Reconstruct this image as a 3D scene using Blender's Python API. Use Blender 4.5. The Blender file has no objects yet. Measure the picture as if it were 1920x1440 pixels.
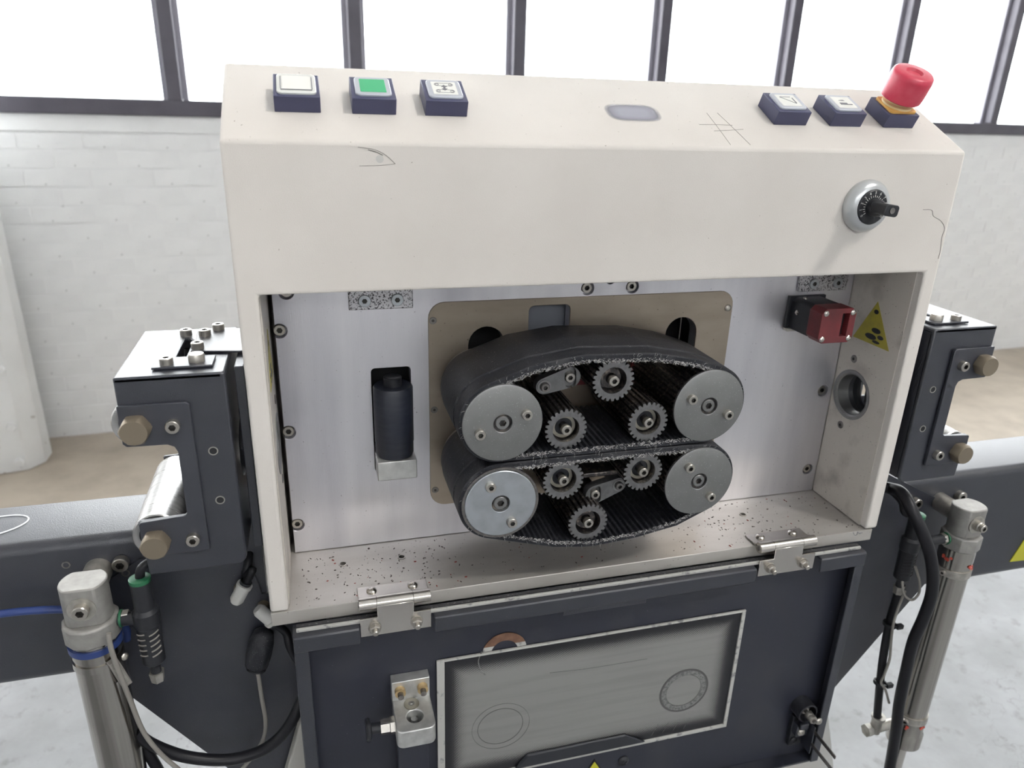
import bpy, bmesh, math, random
from mathutils import Matrix, Vector

# ------------------------------------------------------------------ camera, world, sun, exposure
SC = bpy.context.scene
COL = SC.collection
CAM = (0.0508, -0.5116, 0.3856)
ROT = (1.20694, -0.02805, -0.26453)
FPX = 1366.3
cd = bpy.data.cameras.new('camera')
cd.sensor_fit = 'HORIZONTAL'; cd.sensor_width = 36.0; cd.lens = FPX * 36.0 / 1920.0
cd.clip_start = 0.01; cd.clip_end = 60
cd.dof.use_dof = True; cd.dof.focus_distance = 0.60; cd.dof.aperture_fstop = 9.0
cam = bpy.data.objects.new('camera', cd); COL.objects.link(cam)
cam.location = CAM; cam.rotation_euler = ROT
SC.camera = cam

w = bpy.data.worlds.new('daylight'); SC.world = w; w.use_nodes = True
bg = w.node_tree.nodes['Background']
bg.inputs[0].default_value = (0.97, 0.985, 1.0, 1); bg.inputs[1].default_value = 13.0

sd = bpy.data.lights.new('sun', 'SUN'); sd.energy = 1.8; sd.angle = math.radians(7); sd.color = (1.0, 0.96, 0.90)
sun = bpy.data.objects.new('sun', sd); COL.objects.link(sun)
sun.location = (1.5, -1.5, 3.5)
sun.rotation_euler = Vector((0.45, -0.45, 0.77)).to_track_quat('Z', 'Y').to_euler()

SC.view_settings.view_transform = 'Standard'
SC.view_settings.look = 'None'
SC.view_settings.gamma = 1.0
SC.view_settings.exposure = -0.27
SC.view_settings.use_curve_mapping = False
SC.cycles.max_bounces = 6; SC.cycles.diffuse_bounces = 3; SC.cycles.glossy_bounces = 3; SC.cycles.transparent_max_bounces = 12

PI = math.pi
RND = random.Random(7)
W = 0.58            # width of the cream housing
FLOOR = -0.95

# ------------------------------------------------------------------ node materials
def _mat(name):
    m = bpy.data.materials.new(name); m.use_nodes = True
    nt = m.node_tree
    return m, nt, nt.nodes['Principled BSDF'], nt.nodes.new

def rgb(c): return (c[0], c[1], c[2], 1.0)

def pbr(name, col, rough=0.5, metal=0.0, col2=None, vscale=60.0, vamt=1.0, stretch=(1, 1, 1), detail=4.0, lo=0.35, hi=0.7,
        bump=0.0, bscale=900.0, bstretch=None, rvar=0.0, speck=None, spec=0.5, coat=0.0, transmission=0.0):
    m, nt, bs, new = _mat(name); L = nt.links.new
    tc = new('ShaderNodeTexCoord')
    def mapped(st):
        mp = new('ShaderNodeMapping'); mp.inputs['Scale'].default_value = st
        L(tc.outputs['Object'], mp.inputs['Vector']); return mp.outputs[0]
    bs.inputs['Base Color'].default_value = rgb(col)
    bs.inputs['Roughness'].default_value = rough
    bs.inputs['Metallic'].default_value = metal
    bs.inputs['Specular IOR Level'].default_value = spec
    bs.inputs['Coat Weight'].default_value = coat
    bs.inputs['Transmission Weight'].default_value = transmission
    out = None
    if col2 is not None:
        n = new('ShaderNodeTexNoise'); n.inputs['Scale'].default_value = vscale; n.inputs['Detail'].default_value = detail
        L(mapped(stretch), n.inputs['Vector'])
        r = new('ShaderNodeMapRange'); r.inputs['From Min'].default_value = lo; r.inputs['From Max'].default_value = hi
        r.inputs['To Max'].default_value = vamt
        L(n.outputs['Fac'], r.inputs['Value'])
        mx = new('ShaderNodeMix'); mx.data_type = 'RGBA'
        mx.inputs[6].default_value = rgb(col); mx.inputs[7].default_value = rgb(col2)
        L(r.outputs[0], mx.inputs[0]); out = mx.outputs[2]
        if rvar:
            rr = new('ShaderNodeMapRange'); rr.inputs['To Min'].default_value = rough; rr.inputs['To Max'].default_value = rough + rvar
            L(r.outputs[0], rr.inputs['Value']); L(rr.outputs[0], bs.inputs['Roughness'])
    if speck is not None:
        sc_, thr, scol = speck
        n2 = new('ShaderNodeTexNoise'); n2.inputs['Scale'].default_value = sc_; n2.inputs['Detail'].default_value = 2.0
        L(mapped((1, 1, 1)), n2.inputs['Vector'])
        r2 = new('ShaderNodeMapRange'); r2.inputs['From Min'].default_value = thr; r2.inputs['From Max'].default_value = thr + 0.05
        L(n2.outputs['Fac'], r2.inputs['Value'])
        m2 = new('ShaderNodeMix'); m2.data_type = 'RGBA'
        m2.inputs[7].default_value = rgb(scol)
        if out is not None: L(out, m2.inputs[6])
        else: m2.inputs[6].default_value = rgb(col)
        L(r2.outputs[0], m2.inputs[0]); out = m2.outputs[2]
    if out is not None: L(out, bs.inputs['Base Color'])
    if bump:
        n3 = new('ShaderNodeTexNoise'); n3.inputs['Scale'].default_value = bscale; n3.inputs['Detail'].default_value = 2.0
        L(mapped(bstretch or (1, 1, 1)), n3.inputs['Vector'])
        b = new('ShaderNodeBump'); b.inputs['Strength'].default_value = bump; b.inputs['Distance'].default_value = 0.0006
        L(n3.outputs['Fac'], b.inputs['Height']); L(b.outputs[0], bs.inputs['Normal'])
    return m

M = {}
M['cream'] = pbr('cream_powder_coat', (0.64, 0.605, 0.565), 0.6, spec=0.28, col2=(0.585, 0.55, 0.51), vscale=9, speck=(420, 0.735, (0.25, 0.22, 0.19)), bump=0.22, bscale=1300)
M['cream_in'] = pbr('soiled_cream_liner', (0.56, 0.52, 0.47), 0.4, col2=(0.33, 0.30, 0.27), vscale=28, lo=0.5, hi=0.75, speck=(600, 0.70, (0.12, 0.11, 0.10)), bump=0.08, bscale=1300)
M['char'] = pbr('charcoal_powder_coat', (0.020, 0.022, 0.032), 0.34, spec=0.85, col2=(0.027, 0.029, 0.039), vscale=40, bump=0.35, bscale=1500, speck=(900, 0.74, (0.14, 0.14, 0.16)))
M['chard'] = pbr('charcoal_door_paint', (0.021, 0.023, 0.035), 0.42, col2=(0.038, 0.039, 0.048), vscale=14, lo=0.5, hi=0.75, bump=0.2, bscale=1500, rvar=0.12, speck=(500, 0.72, (0.15, 0.15, 0.16)))
M['charlite'] = pbr('charcoal_plate_paint', (0.025, 0.027, 0.038), 0.4, spec=0.8, col2=(0.033, 0.035, 0.046), vscale=30, bump=0.1, bscale=1800)
M['alu'] = pbr('brushed_aluminium', (0.76, 0.745, 0.775), 0.30, 0.88, col2=(0.56, 0.55, 0.595), vscale=9, stretch=(2.2, 1, 0.22), lo=0.38, hi=0.68, bump=0.16, bscale=420, bstretch=(6, 1, 0.1), rvar=0.14, speck=(520, 0.72, (0.2, 0.19, 0.2)))  # bluish vertical bands: smudges, plus vague reflections put into the colour
M['alub'] = pbr('machined_aluminium_base', (0.575, 0.55, 0.515), 0.36, 0.55, col2=(0.41, 0.385, 0.355), vscale=12, stretch=(0.5, 1.5, 1), bump=0.10, bscale=500, bstretch=(5, 0.15, 1), rvar=0.12, speck=(420, 0.70, (0.12, 0.09, 0.08)))
M['alublock'] = pbr('cast_aluminium', (0.62, 0.62, 0.60), 0.38, 0.75, col2=(0.45, 0.45, 0.44), vscale=90, bump=0.1, bscale=700, rvar=0.1)
M['brown'] = pbr('tarnished_cover_plate', (0.38, 0.325, 0.265), 0.34, 0.8, col2=(0.26, 0.22, 0.175), vscale=20, stretch=(0.5, 1, 1.4), bump=0.08, bscale=400, bstretch=(0.2, 1, 4), rvar=0.14, speck=(420, 0.71, (0.16, 0.13, 0.105)))
M['steel'] = pbr('dull_steel', (0.27, 0.27, 0.268), 0.36, 0.85, col2=(0.245, 0.245, 0.243), vscale=45, bump=0.05, bscale=900, rvar=0.14, speck=(1200, 0.68, (0.48, 0.48, 0.48)))
M['zinc'] = pbr('zinc_plated_steel', (0.50, 0.53, 0.56), 0.32, 0.9, col2=(0.40, 0.42, 0.44), vscale=60, rvar=0.14)
M['bolt'] = pbr('stainless_bolt', (0.55, 0.52, 0.47), 0.28, 0.95, col2=(0.36, 0.34, 0.31), vscale=300, rvar=0.1)
M['boltd'] = pbr('darkened_bolt', (0.26, 0.245, 0.23), 0.35, 0.9, col2=(0.16, 0.15, 0.15), vscale=300)
M['bronze'] = pbr('olive_passivated_bolt', (0.27, 0.225, 0.165), 0.45, 0.6, col2=(0.20, 0.165, 0.125), vscale=200, rvar=0.1)
M['brass'] = pbr('yellow_passivated_sleeve', (0.52, 0.38, 0.20), 0.4, 0.7)
M['chrome'] = pbr('polished_hinge_steel', (0.62, 0.59, 0.55), 0.2, 0.97, col2=(0.55, 0.52, 0.48), vscale=30, rvar=0.06)
M['nickel'] = pbr('nickel_fitting', (0.50, 0.48, 0.44), 0.34, 0.8, col2=(0.36, 0.345, 0.31), vscale=140, rvar=0.14)
M['barrel'] = pbr('stainless_tube', (0.48, 0.455, 0.42), 0.16, 1.0, col2=(0.26, 0.245, 0.225), vscale=130, stretch=(1, 1, 0.012), lo=0.42, hi=0.66, rvar=0.08)  # dark vertical streaks in the colour stand in for reflected bands
M['rollm'] = pbr('scratched_roller_steel', (0.58, 0.57, 0.56), 0.24, 1.0, col2=(0.36, 0.355, 0.35), vscale=60, stretch=(0.25, 3, 0.25), rvar=0.2, bump=0.05, bscale=300, bstretch=(0.2, 4, 0.2))
M['capalu'] = pbr('blasted_aluminium_cap', (0.36, 0.35, 0.33), 0.5, 0.6, col2=(0.30, 0.29, 0.275), vscale=120, rvar=0.1)
M['rubber'] = pbr('black_belt_rubber', (0.015, 0.016, 0.021), 0.5, spec=0.35, col2=(0.055, 0.055, 0.06), vscale=180, stretch=(0.4, 1, 0.4), lo=0.5, hi=0.75, bump=0.3, bscale=700, rvar=0.2, speck=(900, 0.68, (0.22, 0.22, 0.22)))
M['tooth'] = pbr('dark_belt_teeth', (0.022, 0.022, 0.025), 0.38, col2=(0.11, 0.095, 0.09), vscale=420, lo=0.55, hi=0.75)
M['geardark'] = pbr('blackened_pulley_steel', (0.075, 0.07, 0.07), 0.28, 0.8, col2=(0.28, 0.24, 0.205), vscale=300, lo=0.50, hi=0.70)
M['gear'] = pbr('grey_idler_face', (0.20, 0.20, 0.203), 0.42, 0.7, col2=(0.15, 0.15, 0.152), vscale=250)
M['bearing'] = pbr('bearing_ring', (0.34, 0.32, 0.27), 0.34, 0.85)
M['fibre'] = pbr('frayed_fibre', (0.50, 0.49, 0.48), 0.8)
M['black'] = pbr('black_shade_and_print', (0.008, 0.008, 0.010), 0.6)  # black of print and slots, also stands in for shade in holes
M['plastic'] = pbr('black_plastic', (0.018, 0.019, 0.023), 0.42, spec=0.4, bump=0.1, bscale=900)
M['cable'] = pbr('black_cable', (0.010, 0.010, 0.013), 0.4, spec=0.3)
M['cableg'] = pbr('grey_cable', (0.24, 0.225, 0.205), 0.5)
M['navy'] = pbr('navy_button_plastic', (0.055, 0.057, 0.115), 0.42, bump=0.08, bscale=1200)
M['btnframe'] = pbr('grey_button_frame', (0.46, 0.48, 0.53), 0.32, 0.2)
M['white'] = pbr('white_legend', (0.74, 0.74, 0.70), 0.4)
M['lens'] = pbr('clear_lens_cap', (0.66, 0.67, 0.64), 0.16, coat=0.5)
M['green'] = pbr('green_lens_cap', (0.035, 0.40, 0.17), 0.4)
M['ink'] = pbr('grey_ink', (0.17, 0.17, 0.19), 0.6)
M['red'] = pbr('red_mushroom_plastic', (0.56, 0.035, 0.075), 0.36, col2=(0.62, 0.08, 0.12), vscale=80)
M['redd'] = pbr('dusty_red_switch', (0.175, 0.024, 0.028), 0.45, col2=(0.11, 0.022, 0.026), vscale=60, bump=0.06, bscale=900)
M['redpaint'] = pbr('red_marking_paint', (0.55, 0.07, 0.045), 0.5)
M['orange'] = pbr('yellow_stop_collar', (0.72, 0.40, 0.10), 0.42)
M['cream_collar'] = pbr('pale_yellow_stem', (0.74, 0.60, 0.32), 0.45)
M['bezel'] = pbr('silver_knob_bezel', (0.52, 0.535, 0.54), 0.3, 0.6)
M['yellow'] = pbr('yellow_sticker', (0.42, 0.36, 0.045), 0.5, col2=(0.34, 0.29, 0.05), vscale=90)
M['yellowb'] = pbr('bright_yellow_sticker', (0.50, 0.48, 0.03), 0.45)
M['blue'] = pbr('blue_hose', (0.022, 0.045, 0.17), 0.4)
M['greenring'] = pbr('green_release_ring', (0.018, 0.13, 0.058), 0.4)
M['seal'] = pbr('white_seal_edge', (0.44, 0.435, 0.41), 0.6, col2=(0.2, 0.2, 0.2), vscale=160, lo=0.58, hi=0.7)
M['seald'] = pbr('dark_seal_strip', (0.03, 0.03, 0.034), 0.55, col2=(0.16, 0.16, 0.16), vscale=500, lo=0.6, hi=0.7)
M['rust'] = pbr('brown_washer_ring', (0.13, 0.065, 0.04), 0.6, col2=(0.19, 0.10, 0.06), vscale=140)
M['ped'] = pbr('pale_grey_stand_paint', (0.52, 0.52, 0.50), 0.5, col2=(0.46, 0.44, 0.40), vscale=9)
M['greyblock'] = pbr('slate_grey_block', (0.13, 0.138, 0.16), 0.5)
M['handle'] = pbr('dark_handle_plastic', (0.02, 0.022, 0.028), 0.35)
M['frame'] = pbr('dark_window_steel', (0.075, 0.068, 0.088), 0.45, col2=(0.10, 0.092, 0.115), vscale=9)
M['sash'] = pbr('lilac_grey_sash', (0.33, 0.32, 0.37), 0.45)
M['column'] = pbr('white_column_paint', (0.82, 0.825, 0.82), 0.5, col2=(0.74, 0.74, 0.73), vscale=5, speck=(30, 0.72, (0.5, 0.48, 0.45)))
M['hallwall'] = pbr('hall_wall_paint', (0.64, 0.635, 0.63), 0.7)
M['brick'] = pbr('white_painted_brick', (0.89, 0.89, 0.885), 0.55, col2=(0.82, 0.82, 0.82), vscale=6, bump=0.3, bscale=60, speck=(26, 0.735, (0.5, 0.5, 0.49)))
M['scratch'] = pbr('pencil_scratch', (0.20, 0.185, 0.17), 0.7)
M['scuff'] = pbr('scuffed_plastic', (0.075, 0.075, 0.073), 0.6)
M['scuffl'] = pbr('pale_scuff', (0.19, 0.19, 0.185), 0.6, col2=(0.10, 0.10, 0.10), vscale=400, lo=0.42, hi=0.62)
M['wornbar'] = pbr('worn_clamp_steel', (0.55, 0.54, 0.56), 0.38, 0.8, col2=(0.06, 0.055, 0.06), vscale=700, lo=0.50, hi=0.62)
M['recess'] = pbr('shaded_hex_socket', (0.05, 0.046, 0.042), 0.4, 0.5)  # darkened colour stands in for the shade inside a hex socket
M['crumb'] = pbr('dark_crumbs', (0.05, 0.035, 0.03), 0.7)
M['crumbr'] = pbr('red_crumbs', (0.28, 0.05, 0.04), 0.7)
M['whiteline'] = pbr('white_chalk_line', (0.80, 0.82, 0.85), 0.6)

def concrete():
    m, nt, bs, new = _mat('worn_concrete'); L = nt.links.new
    tc = new('ShaderNodeTexCoord')
    def noise(scale, detail=6, st=(1, 1, 1), rough=0.6):
        mp = new('ShaderNodeMapping'); mp.inputs['Scale'].default_value = st
        L(tc.outputs['Object'], mp.inputs[0])
        n = new('ShaderNodeTexNoise'); n.inputs['Scale'].default_value = scale; n.inputs['Detail'].default_value = detail
        n.inputs['Roughness'].default_value = rough
        L(mp.outputs[0], n.inputs['Vector']); return n.outputs['Fac']
    def rng(v, a, b, c=0.0, d=1.0):
        r = new('ShaderNodeMapRange'); r.inputs[1].default_value = a; r.inputs[2].default_value = b
        r.inputs[3].default_value = c; r.inputs[4].default_value = d; L(v, r.inputs[0]); return r.outputs[0]
    def mix(f, a, b):
        x = new('ShaderNodeMix'); x.data_type = 'RGBA'
        for s, v in ((6, a), (7, b)):
            if isinstance(v, tuple): x.inputs[s].default_value = rgb(v)
            else: L(v, x.inputs[s])
        L(f, x.inputs[0]); return x.outputs[2]
    base = mix(rng(noise(5, 8), 0.35, 0.68), (0.31, 0.314, 0.322), (0.215, 0.216, 0.220))
    base = mix(rng(noise(22, 6, rough=0.7), 0.56, 0.72), base, (0.175, 0.174, 0.172))
    # fine crack lines
    v = new('ShaderNodeTexVoronoi'); v.feature = 'DISTANCE_TO_EDGE'; v.inputs['Scale'].default_value = 5.0
    wob = new('ShaderNodeTexNoise'); wob.inputs['Scale'].default_value = 4.0; wob.inputs['Detail'].default_value = 6
    L(tc.outputs['Object'], wob.inputs['Vector'])
    va = new('ShaderNodeVectorMath'); va.operation = 'ADD'
    L(tc.outputs['Object'], va.inputs[0]); L(wob.outputs['Color'], va.inputs[1]); L(va.outputs[0], v.inputs['Vector'])
    cr = rng(v.outputs['Distance'], 0.0, 0.012, 1.0, 0.0)
    mm = new('ShaderNodeMath'); mm.operation = 'MULTIPLY'; L(cr, mm.inputs[0]); L(rng(noise(3, 4), 0.52, 0.60, 0, 0.6), mm.inputs[1])
    base = mix(mm.outputs[0], base, (0.10, 0.097, 0.09))
    # tan dirt swept along the foot of the wall
    sep = new('ShaderNodeSeparateXYZ'); L(tc.outputs['Object'], sep.inputs[0])
    wv = new('ShaderNodeMath'); wv.operation = 'MULTIPLY_ADD'; wv.inputs[1].default_value = 0.7
    L(noise(1.7, 5), wv.inputs[0]); L(sep.outputs[1], wv.inputs[2])
    tan = mix(rng(noise(7, 7), 0.4, 0.7), (0.50, 0.435, 0.355), (0.39, 0.335, 0.27))
    base = mix(rng(wv.outputs[0], 1.55, 2.05), base, tan)
    L(base, bs.inputs['Base Color'])
    bs.inputs['Roughness'].default_value = 0.5
    b = new('ShaderNodeBump'); b.inputs['Strength'].default_value = 0.15; b.inputs['Distance'].default_value = 0.004
    L(noise(40, 6), b.inputs['Height']); L(b.outputs[0], bs.inputs['Normal'])
    return m
M['concrete'] = concrete()

def glass_pane():
    m, nt, bs, new = _mat('window_glass'); L = nt.links.new
    nt.nodes.remove(bs)
    t = new('ShaderNodeBsdfTransparent'); t.inputs[0].default_value = (0.97, 0.98, 0.98, 1)
    g = new('ShaderNodeBsdfGlossy'); g.inputs['Roughness'].default_value = 0.03
    mx = new('ShaderNodeMixShader'); mx.inputs[0].default_value = 0.06
    L(t.outputs[0], mx.inputs[1]); L(g.outputs[0], mx.inputs[2]); L(mx.outputs[0], nt.nodes['Material Output'].inputs[0])
    return m
M['glass'] = glass_pane()

def frit_pane(x0, x1, z0, z1):
    """hazy polycarbonate with a printed border of dots that thins out inwards"""
    m, nt, bs, new = _mat('dotted_polycarbonate'); L = nt.links.new
    tc = new('ShaderNodeTexCoord'); sep = new('ShaderNodeSeparateXYZ'); L(tc.outputs['Object'], sep.inputs[0])
    def ma(op, a, b=None, c=None):
        n = new('ShaderNodeMath'); n.operation = op
        for i, v in enumerate((a, b, c)):
            if v is None: continue
            if isinstance(v, (int, float)): n.inputs[i].default_value = v
            else: L(v, n.inputs[i])
        return n.outputs[0]
    X, Z = sep.outputs[0], sep.outputs[2]
    d = ma('MINIMUM', ma('MINIMUM', ma('SUBTRACT', X, x0), ma('SUBTRACT', x1, X)), ma('MINIMUM', ma('SUBTRACT', Z, z0), ma('SUBTRACT', z1, Z)))
    p = 0.0021
    u = ma('DIVIDE', ma('ADD', X, Z), p); v = ma('DIVIDE', ma('SUBTRACT', X, Z), p)
    fu = ma('SUBTRACT', ma('FRACT', u), 0.5); fv = ma('SUBTRACT', ma('FRACT', v), 0.5)
    r = ma('SQRT', ma('ADD', ma('MULTIPLY', fu, fu), ma('MULTIPLY', fv, fv)))
    rad = ma('SUBTRACT', 0.88, ma('DIVIDE', d, 0.0285))
    dot = ma('LESS_THAN', r, rad)
    n = new('ShaderNodeTexNoise'); n.inputs['Scale'].default_value = 60; n.inputs['Detail'].default_value = 6
    mp = new('ShaderNodeMapping'); mp.inputs['Scale'].default_value = (0.12, 1, 2.2); L(tc.outputs['Object'], mp.inputs[0]); L(mp.outputs[0], n.inputs['Vector'])
    cr = new('ShaderNodeMapRange'); cr.inputs[1].default_value = 0.45; cr.inputs[2].default_value = 0.8; L(n.outputs['Fac'], cr.inputs[0])
    haze = new('ShaderNodeMix'); haze.data_type = 'RGBA'
    haze.inputs[6].default_value = (0.30, 0.298, 0.288, 1); haze.inputs[7].default_value = (0.255, 0.252, 0.245, 1); L(cr.outputs[0], haze.inputs[0])
    L(haze.outputs[2], bs.inputs['Base Color']); bs.inputs['Roughness'].default_value = 0.42
    tr = new('ShaderNodeBsdfTransparent')
    hz = new('ShaderNodeMixShader'); hz.inputs[0].default_value = 0.72
    L(tr.outputs[0], hz.inputs[1]); L(bs.outputs[0], hz.inputs[2])
    ink = new('ShaderNodeBsdfPrincipled'); ink.inputs['Base Color'].default_value = (0.012, 0.012, 0.015, 1); ink.inputs['Roughness'].default_value = 0.35
    mx = new('ShaderNodeMixShader'); L(dot, mx.inputs[0]); L(hz.outputs[0], mx.inputs[1]); L(ink.outputs[0], mx.inputs[2])
    L(mx.outputs[0], nt.nodes['Material Output'].inputs[0])
    return m

def soft_decal(name, col, cx, cy, hx, hy):
    """rubbed-out print whose edge fades into the paint; coordinates in the decal's own plane"""
    m, nt, bs, new = _mat(name); L = nt.links.new
    tc = new('ShaderNodeTexCoord'); mp = new('ShaderNodeMapping')
    mp.inputs['Location'].default_value = (-cx / hx, -cy / hy, 0); mp.inputs['Scale'].default_value = (1 / hx, 1 / hy, 0)
    L(tc.outputs['Object'], mp.inputs[0])
    ab = new('ShaderNodeVectorMath'); ab.operation = 'ABSOLUTE'; L(mp.outputs[0], ab.inputs[0])
    sp = new('ShaderNodeSeparateXYZ'); L(ab.outputs[0], sp.inputs[0])
    pw = []
    for i in (0, 1):
        q = new('ShaderNodeMath'); q.operation = 'POWER'; q.inputs[1].default_value = 4.0 if i == 0 else 3.0
        L(sp.outputs[i], q.inputs[0]); pw.append(q.outputs[0])
    ad = new('ShaderNodeMath'); L(pw[0], ad.inputs[0]); L(pw[1], ad.inputs[1])
    r = new('ShaderNodeMapRange'); r.inputs[1].default_value = 0.05; r.inputs[2].default_value = 0.9
    r.inputs[3].default_value = 0.9; r.inputs[4].default_value = 0.0; L(ad.outputs[0], r.inputs[0])
    bs.inputs['Base Color'].default_value = rgb(col); bs.inputs['Roughness'].default_value = 0.45
    L(r.outputs[0], bs.inputs['Alpha'])
    return m

# ------------------------------------------------------------------ object helpers
def link(o): COL.objects.link(o); return o

def thing(name, loc, label, cat, group=None):
    e = bpy.data.objects.new(name, None); e.empty_display_size = 0.02
    e.location = loc; e['label'] = label; e['category'] = cat
    if group: e['group'] = group
    return link(e)

def tag(o, label=None, cat=None, group=None, kind=None):
    if label: o['label'] = label
    if cat: o['category'] = cat
    if group: o['group'] = group
    if kind: o['kind'] = kind
    return o

def adopt(o, parent):
    o.parent = parent
    o.matrix_parent_inverse = world_of(parent).inverted()

def world_of(o):
    m = Matrix.LocRotScale(o.location, o.rotation_euler, o.scale) if o.type == 'EMPTY' else o.matrix_basis.copy()
    if o.parent: m = world_of(o.parent) @ o.matrix_parent_inverse @ m
    return m

def to_mesh(bm, name, mat, angle=35):
    bmesh.ops.recalc_face_normals(bm, faces=bm.faces[:])
    me = bpy.data.meshes.new(name); bm.to_mesh(me); bm.free()
    me.materials.append(M[mat] if isinstance(mat, str) else mat)
    me.polygons.foreach_set('use_smooth', [True] * len(me.polygons))
    me.set_sharp_from_angle(angle=math.radians(angle))
    return me

def obj(name, bm, mat, parent=None, bevel=0.0, seg=2, angle=35, mtx=None):
    o = bpy.data.objects.new(name, to_mesh(bm, name, mat, angle))
    if mtx is not None: o.matrix_basis = mtx
    link(o)
    if parent is not None: adopt(o, parent)
    if bevel:
        b = o.modifiers.new('bevel', 'BEVEL'); b.width = bevel; b.segments = seg; b.limit_method = 'ANGLE'
        b.angle_limit = math.radians(30); b.use_clamp_overlap = True
    return o

def BM(): return bmesh.new()

def box(bm, x0, x1, y0, y1, z0, z1, mtx=None):
    vs = [bm.verts.new((x, y, z)) for x in (x0, x1) for y in (y0, y1) for z in (z0, z1)]
    for f in ((0, 1, 3, 2), (4, 6, 7, 5), (0, 4, 5, 1), (2, 3, 7, 6), (0, 2, 6, 4), (1, 5, 7, 3)): bm.faces.new([vs[i] for i in f])
    if mtx is not None: bmesh.ops.transform(bm, matrix=mtx, verts=vs)
    return bm

def basis(axis):
    a = Vector(axis).normalized()
    t = Vector((0, 0, 1)) if abs(a.z) < 0.9 else Vector((1, 0, 0))
    u = t.cross(a).normalized(); v = a.cross(u)
    return u, v, a

def frame(pos, axis, s=1.0, spin=0.0):
    u, v, a = basis(axis)
    m = Matrix(((u.x, v.x, a.x), (u.y, v.y, a.y), (u.z, v.z, a.z))).to_4x4()
    return Matrix.Translation(pos) @ m @ Matrix.Rotation(spin, 4, 'Z') @ Matrix.Diagonal((s, s, s, 1))

def lathe(bm, prof, pos=(0, 0, 0), axis=(0, 0, 1), n=28, close=True):
    """prof: (r, h) pairs, revolved about axis through pos"""
    u, v, a = basis(axis); p = Vector(pos); rings = []
    for r, h in prof:
        c = p + a * h
        if r <= 1e-7: rings.append([bm.verts.new(c)])
        else: rings.append([bm.verts.new(c + (u * math.cos(2 * PI * k / n) + v * math.sin(2 * PI * k / n)) * r) for k in range(n)])
    for A, B in zip(rings, rings[1:]):
        for k in range(n):
            k2 = (k + 1) % n
            if len(A) == 1 and len(B) == 1: continue
            if len(A) == 1: bm.faces.new((A[0], B[k], B[k2]))
            elif len(B) == 1: bm.faces.new((A[k], A[k2], B[0]))
            else: bm.faces.new((A[k], A[k2], B[k2], B[k]))
    if close:
        for R in (rings[0], rings[-1]):
            if len(R) > 2: bm.faces.new(R)
    return bm

def cyl(bm, p0, p1, r, r1=None, n=24):
    d = Vector(p1) - Vector(p0)
    return lathe(bm, ((r, 0), (r if r1 is None else r1, d.length)), p0, d, n)

def ring(bm, pos, axis, ro, ri, h, n=32):
    return lathe(bm, ((ri, 0), (ro, 0), (ro, h), (ri, h), (ri, 0)), pos, axis, n, close=False)

def prism(bm, pts, axis, a0, a1):
    """pts: outline in the plane across axis: X->(y,z), Y->(x,z), Z->(x,y)"""
    def mk(p, a):
        return (a, p[0], p[1]) if axis == 'X' else (p[0], a, p[1]) if axis == 'Y' else (p[0], p[1], a)
    A = [bm.verts.new(mk(p, a0)) for p in pts]; B = [bm.verts.new(mk(p, a1)) for p in pts]
    bm.faces.new(A); bm.faces.new(B[::-1])
    for i in range(len(pts)):
        j = (i + 1) % len(pts); bm.faces.new((A[i], B[i], B[j], A[j]))
    return bm

def rrect(x0, x1, y0, y1, r, n=5):
    out = []
    for cx, cy, a in ((x1 - r, y1 - r, 0), (x0 + r, y1 - r, 90), (x0 + r, y0 + r, 180), (x1 - r, y0 + r, 270)):
        for k in range(n + 1):
            t = math.radians(a + 90 * k / n); out.append((cx + r * math.cos(t), cy + r * math.sin(t)))
    return out

def spline(pts, sub=8):
    P = [Vector(p) for p in pts]
    if len(P) < 3: return P
    P = [P[0] * 2 - P[1]] + P + [P[-1] * 2 - P[-2]]; out = []
    for i in range(1, len(P) - 2):
        for k in range(sub):
            t = k / sub; a, b, c, d = P[i - 1], P[i], P[i + 1], P[i + 2]
            out.append(0.5 * ((2 * b) + (c - a) * t + (2 * a - 5 * b + 4 * c - d) * t * t + (3 * b - a - 3 * c + d) * t ** 3))
    out.append(P[-2]); return out

def tube(bm, pts, r, n=10, sub=8, closed=False):
    P = spline(pts, sub) if sub > 1 else [Vector(p) for p in pts]
    rings = []; u = None
    for i, p in enumerate(P):
        t = (P[min(i + 1, len(P) - 1)] - P[max(i - 1, 0)]).normalized()
        if u is None: u = basis(t)[0]
        u = (u - t * u.dot(t)).normalized(); v = t.cross(u)
        rings.append([bm.verts.new(p + (u * math.cos(2 * PI * k / n) + v * math.sin(2 * PI * k / n)) * r) for k in range(n)])
    for A, B in zip(rings, rings[1:]):
        for k in range(n): bm.faces.new((A[k], A[(k + 1) % n], B[(k + 1) % n], B[k]))
    bm.faces.new(rings[0]); bm.faces.new(rings[-1][::-1])
    return bm

def cut(bm, cutter, bevel=0.0, seg=2):
    """bm minus cutter, returned as a new bmesh"""
    def tmp(b):
        bmesh.ops.recalc_face_normals(b, faces=b.faces[:])
        me = bpy.data.meshes.new('t'); b.to_mesh(me); b.free()
        return link(bpy.data.objects.new('t', me))
    a = tmp(bm); c = tmp(cutter)
    m = a.modifiers.new('b', 'BOOLEAN'); m.operation = 'DIFFERENCE'; m.solver = 'EXACT'; m.object = c
    m.use_self = True
    dg = bpy.context.evaluated_depsgraph_get(); dg.update()
    me = bpy.data.meshes.new_from_object(a.evaluated_get(dg))
    out = BM(); out.from_mesh(me)
    for o in (a, c):
        d = o.data; bpy.data.objects.remove(o); bpy.data.meshes.remove(d)
    bpy.data.meshes.remove(me)
    return out

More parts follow.
